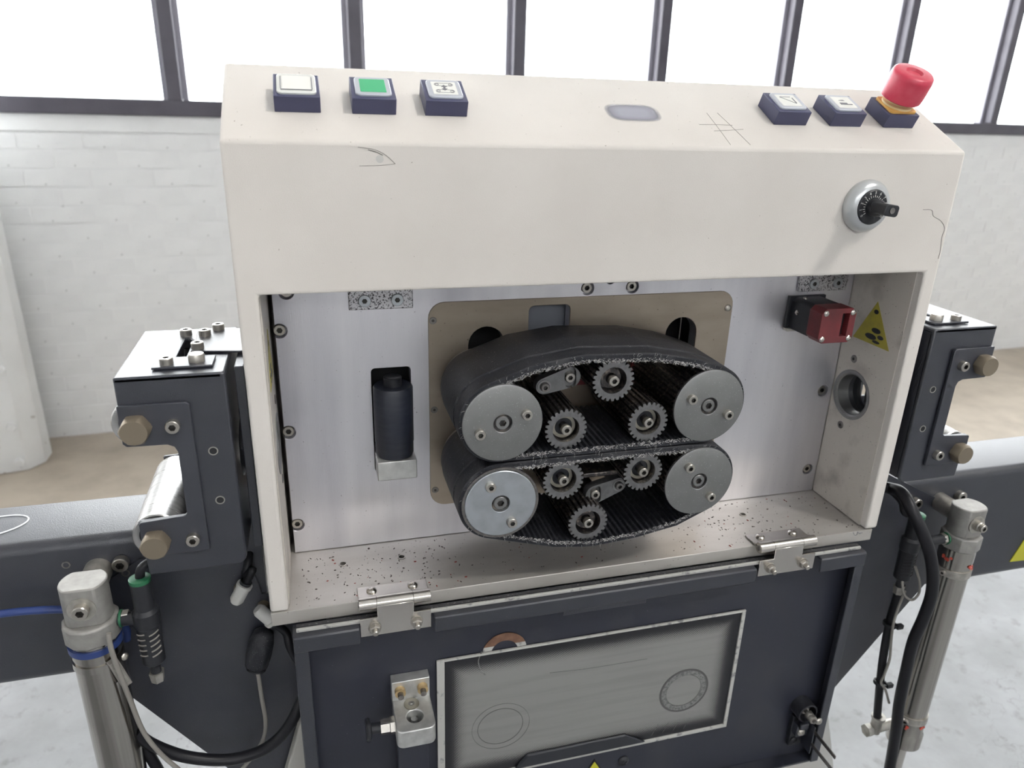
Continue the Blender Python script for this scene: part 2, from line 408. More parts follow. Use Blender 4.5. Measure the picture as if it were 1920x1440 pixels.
# pixel of the 1920x1440 photograph -> point of the real place on a plane (only used to read measurements)
_R = cam.rotation_euler.to_matrix()
def ray(px, py): return _R @ Vector(((px - 960) / FPX, -(py - 720) / FPX, -1))
def at(px, py, Y=None, Z=None, X=None):
    r = ray(px, py); c = Vector(CAM)
    if Y is not None: t = (Y - c.y) / r.y
    elif Z is not None: t = (Z - c.z) / r.z
    else: t = (X - c.x) / r.x
    return c + r * t
def path(px, Y):
    out = []
    for q in px: out.append(at(q[0], q[1], Y=q[2] if len(q) > 2 else Y))
    return out

# ---- screw heads: unit meshes (radius 1, seat at z=0, facing +z), one per kind and metal
def _hexrec(bm, n, zt, zb, hr, ro):
    outer = [bm.verts.new((ro * math.cos(2 * PI * k / n), ro * math.sin(2 * PI * k / n), zt)) for k in range(n)]
    top, bot = [], []
    for k in range(n):
        t = 2 * PI * k / n; s = (t % (PI / 3)) - PI / 6
        r = hr * math.cos(PI / 6) / math.cos(s)
        top.append(bm.verts.new((r * math.cos(t), r * math.sin(t), zt))); bot.append(bm.verts.new((r * math.cos(t), r * math.sin(t), zb)))
    for k in range(n):
        j = (k + 1) % n
        bm.faces.new((outer[k], outer[j], top[j], top[k])); bm.faces.new((top[k], top[j], bot[j], bot[k]))
    for f in bm.faces:
        if any(v in bot for v in f.verts): f.material_index = 1
    f = bm.faces.new(bot); f.material_index = 1; return outer

def _screw_bm(kind):
    bm = BM(); n = 18
    if kind in ('socket', 'flat'):
        h = 1.05 if kind == 'socket' else 0.22
        zb = 0.45 if kind == 'socket' else 0.02
        o = _hexrec(bm, n, h, zb, 0.52 if kind == 'socket' else 0.42, 0.90)
        ch = [bm.verts.new((math.cos(2 * PI * k / n), math.sin(2 * PI * k / n), h - 0.12)) for k in range(n)]
        b = [bm.verts.new((math.cos(2 * PI * k / n), math.sin(2 * PI * k / n), 0)) for k in range(n)]
        for k in range(n):
            j = (k + 1) % n
            bm.faces.new((o[j], o[k], ch[k], ch[j])); bm.faces.new((ch[j], ch[k], b[k], b[j]))
        bm.faces.new(b)
    elif kind == 'hex':
        R_ = []
        for z, kk in ((0, 0), (0.72, 0), (0.95, 1)):
            R_.append([])
            for k in range(24):
                t_ = 2 * PI * k / 24; s_ = (t_ % (PI / 3)) - PI / 6; rh = 1.04 * math.cos(PI / 6) / math.cos(s_)
                r_ = min(rh, 0.99) if kk == 0 else 0.84
                R_[-1].append(bm.verts.new((r_ * math.cos(t_), r_ * math.sin(t_), z)))
        for A, B in zip(R_, R_[1:]):
            for k in range(24): bm.faces.new((A[k], A[(k + 1) % 24], B[(k + 1) % 24], B[k]))
        bm.faces.new(R_[-1]); bm.faces.new(R_[0][::-1])
    elif kind == 'pan':
        lathe(bm, ((1.0, 0), (0.98, 0.25), (0.72, 0.5), (0.35, 0.62), (0, 0.64)), n=n)
        for a in (0.4, 0.4 + PI / 2): box(bm, -0.55, 0.55, -0.09, 0.09, 0.5, 0.66, Matrix.Rotation(a, 4, 'Z'))
    elif kind == 'stud':
        ring(bm, (0, 0, 0), (0, 0, 1), 1.15, 0.3, 0.16, n)
        lathe(bm, ((0.95, 0.16), (0.95, 0.8), (0.8, 0.92), (0.5, 0.92)), n=6)
        lathe(bm, ((0.52, 0.8), (0.52, 1.75), (0.4, 1.9), (0, 1.9)), n=12)
    return bm
_SCREW = {}
def screw(parent, pos, axis, r, kind='socket', mat='bolt', name=None, spin=0.0):
    k = (kind, mat)
    if k not in _SCREW: _SCREW[k] = to_mesh(_screw_bm(kind), kind + '_screw', mat, 30); _SCREW[k].materials.append(M['recess'])
    nm = name or {'socket': 'socket_screw', 'flat': 'countersunk_screw', 'hex': 'hex_bolt', 'pan': 'cross_screw', 'stud': 'stud_nut'}[kind]
    o = bpy.data.objects.new(nm, _SCREW[k]); o.matrix_basis = frame(pos, axis, r, spin); link(o)
    adopt(o, parent); return o

FRONT = (0, -1, 0)

# ================================================================== the room
floor = obj('floor', box(BM(), -6, 9, -5, 6, FLOOR - 0.1, FLOOR), 'concrete'); tag(floor, 'grey worn concrete floor, tan with dirt near the wall', 'floor', kind='structure')

A_ = at(90, 822, Z=FLOOR); C_ = at(1880, 655, Z=FLOOR)
wang = math.atan2(C_.y - A_.y, C_.x - A_.x)
MW = Matrix.Translation((A_.x, A_.y, 0)) @ Matrix.Rotation(wang, 4, 'Z')     # wall frame: x along wall, y into wall, z up
MWI = MW.inverted()
def on_wall(px, py):
    o = MWI @ Vector(CAM); r = MWI.to_3x3() @ ray(px, py)
    return o + r * (-o.y / r.y)
SILL = 0.315; WTOP = 2.45; ROOF = 3.0
wb = BM(); box(wb, -4.5, 9, 0.0030, 0.25, FLOOR, SILL); box(wb, -4.5, 9, 0.0022, 0.25, 2.45, ROOF)
wall = obj('wall_back', wb, 'brick', mtx=MW); tag(wall, 'white painted brick wall below the windows', 'wall', kind='structure')
# bricks in view on either side of the machine
bw, bh, jt = 0.215, 0.067, 0.0030
bb = BM(); box(bb, 0, bw - jt, 0, 0.02, 0, bh - jt)
bmesh.ops.bevel(bb, geom=bb.edges[:], offset=0.0035, segments=2, affect='EDGES')
brick_me = to_mesh(bb, 'brick', 'brick', 50)
rows = int((SILL - FLOOR) / bh)
for k in range(rows):
    off = 0.5 * bw * (k % 2)
    for u0, u1 in ((-0.42, 0.95), (3.45, 5.2)):
        i = math.ceil((u0 - off) / bw)
        while i * bw + off < u1 - 0.02:
            o = bpy.data.objects.new('brick', brick_me)
            o.matrix_basis = MW @ Matrix.Translation((i * bw + off, RND.uniform(-0.0006, 0.0006) + 0.0008, FLOOR + k * bh + 0.002)) @ Matrix.Rotation(RND.uniform(-0.004, 0.004), 4, 'Z')
            link(o); adopt(o, wall); i += 1
capb = BM(); box(capb, -4.5, 9, -0.004, 0.02, FLOOR + rows * bh, SILL)
obj('wall_coping', capb, 'brick', wall, mtx=MW)
rail = obj('trim_1', box(BM(), -4.5, 9, -0.02, 0.07, SILL, SILL + 0.058), 'frame', mtx=MW, bevel=0.004)
tag(rail, 'dark steel bottom rail of the window band', 'window rail', kind='structure')
us = [on_wall(x, 0).x for x in (305, 660, 967, 1243, 1485, 1708, 1915)]
du = (us[-1] - us[0]) / 6.0
for k in range(-3, 10):
    u = us[0] + du * k
    g = BM(); box(g, u - 0.025, u + 0.025, -0.02, 0.035, SILL + 0.058, WTOP); box(g, u - 0.014, u + 0.014, 0.035, 0.10, SILL + 0.058, WTOP)
    win = obj('window_%d' % (k + 4), g, 'frame', mtx=MW, bevel=0.003)
    tag(win, 'tall steel-framed factory window bay, number %d from the left' % (k + 4), 'window', kind='structure')
    s = BM()
    box(s, u + 0.025, u + 0.045, 0.03, 0.06, SILL + 0.058, WTOP); box(s, u + du - 0.045, u + du - 0.025, 0.03, 0.06, SILL + 0.058, WTOP)
    obj('sash_bar', s, 'sash', win, mtx=MW)
    obj('pane', box(BM(), u + 0.045, u + du - 0.045, 0.043, 0.047, SILL + 0.058, WTOP), 'glass', win, mtx=MW)

# the rest of the hall around the camera: side and front walls, roof with rooflights
def shell_part(name, boxes, mat, label):
    b = BM()
    for q in boxes: box(b, *q)
    return tag(obj(name, b, mat), label, 'wall' if name != 'ceiling' else 'ceiling', kind='structure')
HX0, HX1, HY0, HY1 = -4.2, 7.0, -4.6, 3.1
shell_part('wall_left', [(HX0 - 0.2, HX0, HY0, HY1, FLOOR, ROOF)], 'brick', 'white painted side wall on the left of the hall')
shell_part('wall_right', [(HX1, HX1 + 0.2, HY0, HY1, FLOOR, ROOF)], 'brick', 'white painted side wall on the right of the hall')
shell_part('wall_front', [(HX0, HX1, HY0 - 0.2, HY0, FLOOR, 1.7), (HX0, HX1, HY0 - 0.2, HY0, 2.3, ROOF), (HX0, -1.5, HY0 - 0.2, HY0, 1.7, 2.3), (2.5, HX1, HY0 - 0.2, HY0, 1.7, 2.3)] + [(k - 0.53, k - 0.47, HY0 - 0.1, HY0 - 0.05, 1.7, 2.3) for k in range(0, 3)], 'hallwall', 'grey-white front wall with an added high opening for fill light, behind the camera')  # high opening with bars, added to bring frontal fill light
RL = (1.3, 2.56, -1.92, -1.28)      # rooflight strip in front of the machine
shell_part('ceiling', [(HX0, HX1, HY0, RL[2], ROOF, ROOF + 0.1), (HX0, HX1, RL[3], HY1, ROOF, ROOF + 0.1), (HX0, RL[0], RL[2], RL[3], ROOF, ROOF + 0.1), (RL[1], HX1, RL[2], RL[3], ROOF, ROOF + 0.1)] + [(RL[0] + 0.633 * k - 0.02, RL[0] + 0.633 * k + 0.02, RL[2], RL[3], ROOF, ROOF + 0.1) for k in range(1, 2)], 'hallwall', 'white boarded roof with a glazed rooflight strip')

# white box column at the left edge
c0 = at(55, 881, Z=FLOOR); c1 = at(87, 866, Z=FLOOR)
colm = thing('steel_column', (c0.x - 0.2, c0.y + 0.1, FLOOR), 'white painted steel column with bolt heads standing at the left before the wall', 'column')
obj('shaft', prism(BM(), [(c0.x - 0.55, c0.y - 0.117), (c0.x, c0.y), (c1.x, c1.y), (c1.x, c1.y + 0.08), (c0.x - 0.55, c1.y + 0.08)], 'Z', FLOOR, 2.4), 'column', colm, bevel=0.004)
cn = Vector((0.208, -0.978, 0))
for px, py in ((0, 692), (22, 800), (36, 866)):
    k = (c0 - Vector(CAM)).dot(cn) / ray(px, py).dot(cn)
    screw(colm, Vector(CAM) + ray(px, py) * k, cn, 0.016, 'hex', 'column')

# ================================================================== stand: pedestal and support frame
prof = [(0.075, -0.03), (0.505, -0.03), (0.66, -0.52), (0.80, FLOOR), (-0.22, FLOOR), (-0.075, -0.35)]
pd = thing('machine_pedestal', (0.29, 0.1, FLOOR), 'pale grey tapered pedestal under the machine, behind the hanging door', 'pedestal')
obj('pedestal_body', prism(BM(), [(0.052, -0.013), (0.528, -0.013), (0.80, FLOOR + 0.02), (-0.22, FLOOR + 0.02)], 'Y', 0.030, 0.046), 'ped', pd, bevel=0.002)
obj('pedestal_core', box(BM(), 0.10, 0.48, 0.060, 0.20, FLOOR + 0.02, -0.013), 'ped', pd, bevel=0.004)
obj('foot_plate', box(BM(), -0.25, 0.83, 0.0, 0.30, FLOOR, FLOOR + 0.02), 'ped', pd, bevel=0.003)

sf = thing('support_frame', (0.29, 0.09, -0.36), 'charcoal support frame with two side arms and a V-shaped web plate', 'machine frame')
obj('web_plate', prism(BM(), [(-0.162, -0.005), (-0.158, -0.060), (-0.135, -0.087), (0.045, -0.355), (0.525, -0.395), (0.70, -0.148), (0.735, -0.10), (0.735, -0.03), (0.70, -0.006), (0.62, 0.035), (0.60, -0.014), (-0.01, -0.014), (-0.02, 0.035), (-0.10, 0.035)], 'Y', 0.0475, 0.0580), 'char', sf)
def arm(x0, x1, z0, z1):
    b = BM(); prism(b, rrect(0.050, 0.124, z0, z1, 0.009), 'X', x0, x1)
    return obj('side_arm', b, 'char', sf)
armL = arm(-1.1, -0.006, -0.073, 0.057)
armR = arm(0.586, 1.7, -0.131, 0.019)
for px, py in ((228, 1053),): screw(sf, at(px, py, Y=0.049), FRONT, 0.0062, 'socket', 'bolt')
screw(sf, at(1797, 928, Y=0.05), FRONT, 0.0062, 'socket', 'bolt'); screw(sf, at(1714, 941, Y=0.047), FRONT, 0.0062, 'socket', 'bolt')
for px, py, Y in ((124, 1059, 0.05), (236, 1074, 0.0475)):
    p = at(px, py, Y=Y); h = BM(); ring(h, p, FRONT, 0.0032, 0.0022, 0.0006, 16); obj('tapped_hole', h, 'boltd', sf)
b = BM(); pts = []
for k in range(15):
    a = math.radians(-150 + 22 * k); pts.append((-0.216 + 0.028 * math.cos(a), 0.085 + 0.016 * math.sin(a) + 0.006 * math.cos(a), 0.0572))
tube(b, pts, 0.0007, 6, 2); obj('chalk_mark', b, 'whiteline', sf)
tri = [at(1893, 1053, Y=0.0495), at(1958, 1046, Y=0.0495), at(1926, 1004, Y=0.0495)]
obj('warning_sticker', prism(BM(), [(p.x, p.z) for p in tri], 'Y', 0.0490, 0.0499), 'yellowb', sf)

# ================================================================== base plate (aluminium worktop)
holes = [(0.0595, 0.0561), (0.1115, 0.0552), (0.4614, 0.0536)]
b = box(BM(), 0.0, 0.5755, 0.0, 0.16, -0.0125, 0.0)
c = BM()
for x, y in holes: cyl(c, (x, y, -0.02), (x, y, 0.01), 0.0028, n=16)
bp = thing('base_plate', (0.29, 0.08, -0.0125), 'bare aluminium base plate strewn with crumbs under the drive belts', 'base plate')
obj('plate', cut(b, c), 'alub', bp, bevel=0.0006, seg=1)
for x, y in holes:
    r_ = BM(); ring(r_, (x, y, -0.001), (0, 0, 1), 0.0037, 0.0027, 0.0016, 20); obj('hole_rim', r_, 'bolt', bp)
for pts in ([(1600, 998), (1602, 1003), (1606, 1003), (1608, 997)], [(1608, 998), (1613, 1001)], [(1610, 1000), (1617, 999)]):
    obj('scribble', tube(BM(), path(pts, -0.0001), 0.00025, 5, 4), 'ink', bp)
def crumbs(mat, n, seed, s0, s1):
    R = random.Random(seed); b = BM()
    for _ in range(n):
        x = R.choice((R.gauss(0.09, 0.04), R.gauss(0.44, 0.06), R.uniform(0.02, 0.56))); y = R.uniform(0.004, 0.079)
        if not 0.016 < x < 0.562: continue
        s = R.uniform(s0, s1); m = Matrix.Translation((x, y, s * 0.25)) @ Matrix.Rotation(R.uniform(0, PI), 4, 'Z')
        box(b, -s, s, -s * 0.35, s * 0.35, -s * 0.25, s * 0.35, m)
    return b
tag(obj('dirt_crumbs', crumbs('crumb', 420, 3, 0.0002, 0.0009), 'crumb'), 'dark rubber crumbs scattered over the aluminium base plate', 'crumbs', kind='stuff')
tag(obj('red_crumbs', crumbs('crumbr', 60, 9, 0.0003, 0.0011), 'crumbr'), 'small red shavings scattered over the aluminium base plate', 'crumbs', kind='stuff')

# ================================================================== mounting plate with cover and tension roller
mp_ = thing('mounting_plate', (0.29, 0.09, 0.0), 'brushed aluminium mounting plate at the back of the opening', 'mounting plate')
PX0, PX1 = 0.0185, 0.5655
cb = [(0.0219, 0.2105), (0.0219, 0.1204), (0.0225, 0.0291), (0.0296, 0.2425), (0.2859, 0.2364), (0.3291, 0.2364), (0.5548, 0.1184), (0.5548, 0.0270)]
plate = box(BM(), PX0, PX1, 0.083, 0.095, 0.0005, 0.30)
c = BM()
for x, z in cb: cyl(c, (x, 0.07, z), (x, 0.0895, z), 0.0062, n=24)
prism(c, rrect(0.0932, 0.1272, 0.075, 0.1735, 0.0035), 'Y', 0.07, 0.12)
archL = [(0.1777, 0.15), (0.2100, 0.15)] + [(0.19385 + 0.01615 * math.cos(t * PI / 12), 0.190 + 0.01615 * math.sin(t * PI / 12)) for t in range(13)]
archR = [(0.3663, 0.15), (0.3983, 0.15)] + [(0.3823 + 0.0160 * math.cos(t * PI / 12), 0.190 + 0.0160 * math.sin(t * PI / 12)) for t in range(13)]
mid = rrect(0.2318, 0.2703, 0.15, 0.2230, 0.005)
for poly in (archL, archR, mid): prism(c, poly, 'Y', 0.07, 0.12)
cyl(c, (0.3074, 0.07, 0.2440), (0.3074, 0.092, 0.2440), 0.0045, n=20)
obj('plate', cut(plate, c), 'alu', mp_, bevel=0.0004, seg=1)
for x, z in cb: screw(mp_, (x, 0.0895, z), FRONT, 0.0048, 'socket', 'bolt')
obj('cavity_shade_sheet', box(BM(), PX0 + 0.01, PX1 - 0.01, 0.135, 0.138, 0.0, 0.27), 'black', mp_)  # black sheet stands in for the shade behind the cutouts
cov = prism(BM(), rrect(0.1429, 0.4335, 0.0345, 0.2295, 0.014, 6), 'Y', 0.0815, 0.0832)
c = BM()
for poly in (archL, archR, mid): prism(c, poly, 'Y', 0.07, 0.12)
cover = obj('cover_plate', cut(cov, c), 'brown', mp_, bevel=0.0003, seg=1)
for x, z in ((0.1468, 0.2138), (0.1472, 0.1316), (0.1472, 0.0509)): screw(cover, (x, 0.0815, z), FRONT, 0.0032, 'flat', 'boltd')
screw(cover, (0.4284, 0.0815, 0.2131), FRONT, 0.0034, 'pan', 'bolt')
obj('slide_block', box(BM(), 0.2335, 0.2720, 0.098, 0.130, 0.1955, 0.232), 'greyblock', mp_, bevel=0.001)
b = BM(); cyl(b, (0.3905, 0.099, 0.178), (0.3905, 0.099, 0.209), 0.0007, n=8); obj('copper_wire_end', b, 'bolt', mp_)
for x0, x1, xs in ((0.0775, 0.1300, (0.0904, 0.1170)), (0.5019, 0.5562, (0.5175, 0.5445))):
    k = obj('clamp_bar', box(BM(), x0, x1, 0.0790, 0.0830, 0.2262, 0.252), 'wornbar', mp_, bevel=0.0008)
    for x in xs: screw(k, (x, 0.0790, 0.2338), FRONT, 0.0053, 'flat', 'zinc')
# the vertical black roller in its slot
tr = thing('tension_roller', (0.1107, 0.074, 0.079), 'upright black rubber roller on an aluminium foot in the plate slot', 'roller')
b = BM(); lathe(b, ((0.0158, 0.0955), (0.0166, 0.0975), (0.0166, 0.107), (0.0170, 0.108), (0.0170, 0.158), (0.0160, 0.1598), (0.0, 0.1598)), (0.1107, 0.0765, 0), (0, 0, 1), 40)
obj('roller_sleeve', b, pbr('navy_black_rubber', (0.014, 0.017, 0.028), 0.42, col2=(0.024, 0.027, 0.038), vscale=60, stretch=(1, 1, 4), bump=0.08, bscale=900), tr)
b = BM(); lathe(b, ((0.0078, 0.1598), (0.0078, 0.1672), (0.0070, 0.1680), (0.0, 0.1680)), (0.1107, 0.0765, 0), (0, 0, 1), 20); obj('top_nut', b, 'plastic', tr)
obj('foot_block', box(BM(), 0.0938, 0.1278, 0.0590, 0.100, 0.0775, 0.0955), 'alublock', tr, bevel=0.0008)

# ================================================================== drive belts, drums, idlers, tension arms
YF = -0.018
DR = {'LU': (0.1840, 0.1582), 'RU': (0.3605, 0.1582), 'LL': (0.1840, 0.0880), 'RL': (0.3605, 0.0880)}
ID = {'U1': (0.2377, 0.1460), 'U2': (0.3090, 0.1460), 'U3': (0.2752, 0.1850), 'L1': (0.2380, 0.1003), 'L2': (0.3090, 0.1003), 'L3': (0.2625, 0.0570)}
RP, RI, TB = 0.0293, 0.0176, 0.0052

def hull(points):
    pts = sorted(set(points))
    def half(ps):
        h = []
        for p in ps:
            while len(h) > 1 and (h[-1][0] - h[-2][0]) * (p[1] - h[-2][1]) - (h[-1][1] - h[-2][1]) * (p[0] - h[-2][0]) <= 0: h.pop()
            h.append(p)
        return h
    a = half(pts); b_ = half(pts[::-1]); return a[:-1] + b_[:-1]

def belt_path(circs, n):
    pts = []
    for (x, z), r in circs:
        for k in range(240): pts.append((x + r * math.cos(2 * PI * k / 240), z + r * math.sin(2 * PI * k / 240)))
    H = hull(pts); H.append(H[0]); acc = [0.0]
    for a, b_ in zip(H, H[1:]): acc.append(acc[-1] + math.hypot(b_[0] - a[0], b_[1] - a[1]))
    out = []; j = 0
    for k in range(n):
        s = acc[-1] * k / n
        while acc[j + 1] < s: j += 1
        t = (s - acc[j]) / max(1e-9, acc[j + 1] - acc[j])
        out.append((H[j][0] + (H[j + 1][0] - H[j][0]) * t, H[j][1] + (H[j + 1][1] - H[j][1]) * t))
    nr = []
    for k in range(n):
        a, b_ = out[k - 5], out[(k + 5) % n]; dx, dz = b_[0] - a[0], b_[1] - a[1]; l = math.hypot(dx, dz) or 1
        nr.append((dz / l, -dx / l))
    return out, nr, acc[-1]

def belt(name, circs, label, seed):
    _, _, length = belt_path(circs, 16)
    nt_ = int(length / 0.0050); n = nt_ * 4
    P, N, _ = belt_path(circs, n)
    y0, y1 = YF + 0.0025, 0.068
    sec_o = [(y0, TB * 0.80), (y0 + 0.0012, TB * 0.97), (y0 + 0.016, TB), (y0 + 0.0172, TB * 0.80), (y0 + 0.020, TB * 0.80), (y0 + 0.0212, TB), (y1 - 0.012, TB), (y1 - 0.011, TB * 0.85), (y1, TB * 0.8)]
    bm = BM(); cols = []
    for k in range(n):
        inn = 0.0 if (k % 4) in (0, 1) else -0.0019
        cs = [(y1, inn)] + [(y0, inn)] + sec_o
        cols.append([bm.verts.new((P[k][0] + N[k][0] * o_, y, P[k][1] + N[k][1] * o_)) for y, o_ in cs])
    m = len(cols[0])
    for k in range(n):
        A, B = cols[k], cols[(k + 1) % n]
        for i in range(m):
            j = (i + 1) % m
            bm.faces.new((A[i], A[j], B[j], B[i]))
    t = thing(name, (0.272, 0.03, min(p[1] for p in P) - TB), label, 'drive belt', 'toothed drive belts')
    obj('belt_band', bm, 'rubber', t, angle=28)
    # frayed cord fibres along the front edge
    R = random.Random(seed); f = BM()
    def hair(p, d, l, wd):
        d = d.normalized(); s = d.cross(Vector((R.uniform(-1, 1), R.uniform(-1, 1), R.uniform(-1, 1)))).normalized() * wd
        q = p + d * l * 0.55 + Vector((R.uniform(-1, 1), R.uniform(-0.6, 0.3), R.uniform(-1, 1))) * l * 0.2
        v = [f.verts.new(x) for x in (p - s, p + s, q + s * 0.8, q - s * 0.8)]
        e = f.verts.new(p + d * l + Vector((0, 0, -l * 0.2))); f.faces.new(v); f.faces.new((v[3], v[2], e))
    for _ in range(2600):
        k = R.randrange(n); x, z = P[k]; nx, nz = N[k]
        o_ = R.uniform(-0.0016, 0.0016); sgn = R.choice((-1, 1))
        p = Vector((x + nx * o_, y0 - R.uniform(0, 0.0006), z + nz * o_))
        d = Vector((-nz * sgn + nx * R.uniform(-0.9, 0.6), R.uniform(-0.9, 0.1), nx * sgn + nz * R.uniform(-0.9, 0.6)))
        hair(p, d, R.uniform(0.0007, 0.0026), R.uniform(0.00009, 0.00022))
    for _ in range(60):
        k = R.randrange(n); x, z = P[k]; nx, nz = N[k]
        p = Vector((x + nx * TB * 0.5, y0, z + nz * TB * 0.5))
        hair(p, Vector((nx + R.uniform(-0.6, 0.6), -0.4, nz + R.uniform(-0.6, 0.6))), R.uniform(0.002, 0.005), 0.00014)
    tag(obj('frayed_fibres', f, 'fibre', t), kind='stuff')
    return t

UPX = [(at(x, y, Y=-0.0155)) for x, y in ((1005, 696), (1099, 677), (1230, 674), (1305, 685))]
LOX = [(at(x, y, Y=-0.0155)) for x, y in ((967, 1003), (1042, 1017), (1117, 1015), (1192, 1000), (1267, 978))]
UP = [(DR['LU'], RP), (DR['RU'], RP), (ID['U1'], RI), (ID['U2'], RI), (ID['U3'], RI)] + [((p.x, p.z - 0.0005), 0.0006) for p in UPX]
LO = [(DR['LL'], RP), (DR['RL'], RP), (ID['L1'], RI), (ID['L2'], RI), (ID['L3'], RI)] + [((p.x, p.z + 0.0005), 0.0006) for p in LOX]
belt('toothed_belt', UP, 'upper black toothed drive belt with frayed edges', 11)
belt('toothed_belt', LO, 'lower black toothed drive belt running just above the base plate', 23)

def gear_bm(x, z, r, teeth, depth, ya, yb, bore=0.0):
    bm = BM(); pr = []
    for k in range(teeth):
        for f_, rr in ((0.00, r), (0.30, r), (0.42, r - depth), (0.58, r - depth * 1.1), (0.74, r - depth), (0.88, r)):
            a = 2 * PI * (k + f_) / teeth; pr.append((math.cos(a) * rr, math.sin(a) * rr))
    n = len(pr)
    A = [bm.verts.new((x + p[0], ya, z + p[1])) for p in pr]; B = [bm.verts.new((x + p[0], yb, z + p[1])) for p in pr]
    for i in range(n):
        j = (i + 1) % n; bm.faces.new((A[i], B[i], B[j], A[j]))
    bm.faces.new(B)
    if bore:
        C1 = [bm.verts.new((x + math.cos(2 * PI * i / n) * bore, ya, z + math.sin(2 * PI * i / n) * bore)) for i in range(n)]
        C2 = [bm.verts.new((v.co.x, ya + 0.014, v.co.z)) for v in C1]
        for i in range(n):
            j = (i + 1) % n
            bm.faces.new((A[j], A[i], C1[i], C1[j])); bm.faces.new((C1[j], C1[i], C2[i], C2[j]))
        bm.faces.new(C2)
    else: bm.faces.new(A[::-1])
    return bm

def gear_face_bm(x, z, r, teeth, depth, ya, yb, bore):
    bm = BM(); pr = []
    for k in range(teeth):
        for f_, rr in ((0.00, r), (0.34, r), (0.44, r - depth * 0.7), (0.56, r - depth), (0.68, r - depth), (0.80, r - depth * 0.7), (0.90, r)):
            a = 2 * PI * (k + f_) / teeth; pr.append((math.cos(a), math.sin(a), rr))
    def loop(y, f): return [bm.verts.new((x + c_ * f(q), y, z + s_ * f(q))) for c_, s_, q in pr]
    A, B = loop(ya, lambda q: q), loop(yb, lambda q: q); C1, C2 = loop(ya, lambda q: bore), loop(yb, lambda q: bore)
    n = len(pr)
    for i in range(n):
        j = (i + 1) % n
        for P_, Q_ in ((A, B), (B, C2), (C2, C1), (C1, A)): bm.faces.new((P_[i], P_[j], Q_[j], Q_[i]))
    return bm

drums = (('LU', 'steel', (0.0238, 0.0025), 200, 'grey disc drum at the upper left end of the belts'),
         ('RU', 'steel', (0.018, 0.0), 155, 'grey disc drum at the upper right end of the belts'),
         ('LL', 'zinc', (0.02, 0.0), 118, 'bright zinc-faced disc drum at the lower left end of the belts'),
         ('RL', 'steel', (0.02, 0.0), 128, 'dull grey disc drum at the lower right end of the belts'))
for key, mt, _, ang, lab in drums:
    x, z = DR[key]
    t = thing('drive_drum', (x, 0.03, z - 0.032), lab, 'drive drum', 'drive drums')
    obj('toothed_drum', gear_bm(x, z, RP - 0.0004, 40, 0.0018, YF + 0.003, 0.074), 'geardark', t)
    b = BM(); lathe(b, ((0.0075, YF + 0.007), (0.0075, YF + 0.0003), (0.0079, YF), (0.0300, YF), (0.0318, YF + 0.0006) if mt != 'zinc' else (0.0290, YF + 0.0006), (0.0318, YF + 0.0028) if mt != 'zinc' else (0.0290, YF + 0.0028)) if mt != 'zinc' else
                    ((0.0075, YF + 0.007), (0.0075, YF + 0.0003), (0.0079, YF), (0.0288, YF), (0.0294, YF + 0.0005), (0.0294, YF + 0.0030)), (x, 0, z), (0, 1, 0), 56, close=False)
    obj('flange_disc', b, mt, t)
    if mt == 'zinc':
        b = BM(); ring(b, (x, YF + 0.0012, z), (0, 1, 0), 0.0318, 0.0298, 0.0016, 56); obj('outer_rim', b, 'boltd', t)
    b = BM(); lathe(b, ((0.0078, YF + 0.0068), (0.0, YF + 0.0068)), (x, 0, z), (0, 1, 0), 24, close=False); obj('recess_shade_disc', b, 'black', t)  # black disc: shade of the recess put into its colour
    screw(t, (x, YF + 0.0068, z), FRONT, 0.0057, 'socket', 'steel')
    for s in (0, PI):
        a = math.radians(ang) + s
        p = (x + 0.0195 * math.cos(a), YF, z + 0.0195 * math.sin(a))
        screw(t, p, FRONT, 0.0041, 'socket', 'bolt')
    # coloured end flange at the back
    b = BM(); ring(b, (x, 0.0742, z), (0, 1, 0), 0.0305, 0.010, 0.003, 40); obj('end_flange', b, 'redd' if key == 'RU' else 'boltd', t)

il = {'U1': 'left idler gear of the upper belt, with a pale bearing ring', 'U2': 'right idler gear of the upper belt, next to the upper right disc drum',
      'U3': 'topmost idler gear pressing the upper belt upwards', 'L1': 'left idler gear just under the belt nip', 'L2': 'right idler gear just under the belt nip',
      'L3': 'lowest idler gear, sitting on the bottom run of the lower belt'}
for key, (x, z) in ID.items():
    y = -0.012
    t = thing('idler_gear', (x, 0.03, z - RI), il[key], 'idler gear', 'toothed idler gears')
    obj('gear_body', gear_bm(x, z, RI - 0.0002, 24, 0.0018, y, 0.072, 0.0112), ('geardark'), t)
    obj('gear_face', gear_face_bm(x, z, RI, 24, 0.0023, y - 0.0006, y + 0.0016, 0.0112), 'gear', t)
    if key not in ('U3', 'L3'):
        b = BM(); ring(b, (x, y + 0.006, z), (0, 1, 0), 0.0100, 0.0074, 0.004, 32); obj('bearing_ring', b, 'bearing', t)
        b = BM(); ring(b, (x, y + 0.0075, z), (0, 1, 0), 0.0074, 0.0035, 0.003, 32); obj('bearing_shield', b, 'plastic', t)
    else:
        b = BM(); ring(b, (x, y + 0.005, z), (0, 1, 0), 0.0085, 0.0045, 0.006, 32); obj('bearing_ring', b, 'geardark', t)
    b = BM(); cyl(b, (x, y + 0.001, z), (x, y + 0.0138, z), 0.0030, n=16); obj('axle', b, 'boltd', t)
    screw(t, (x, y + 0.0015, z), FRONT, 0.0042, 'socket', 'bolt')

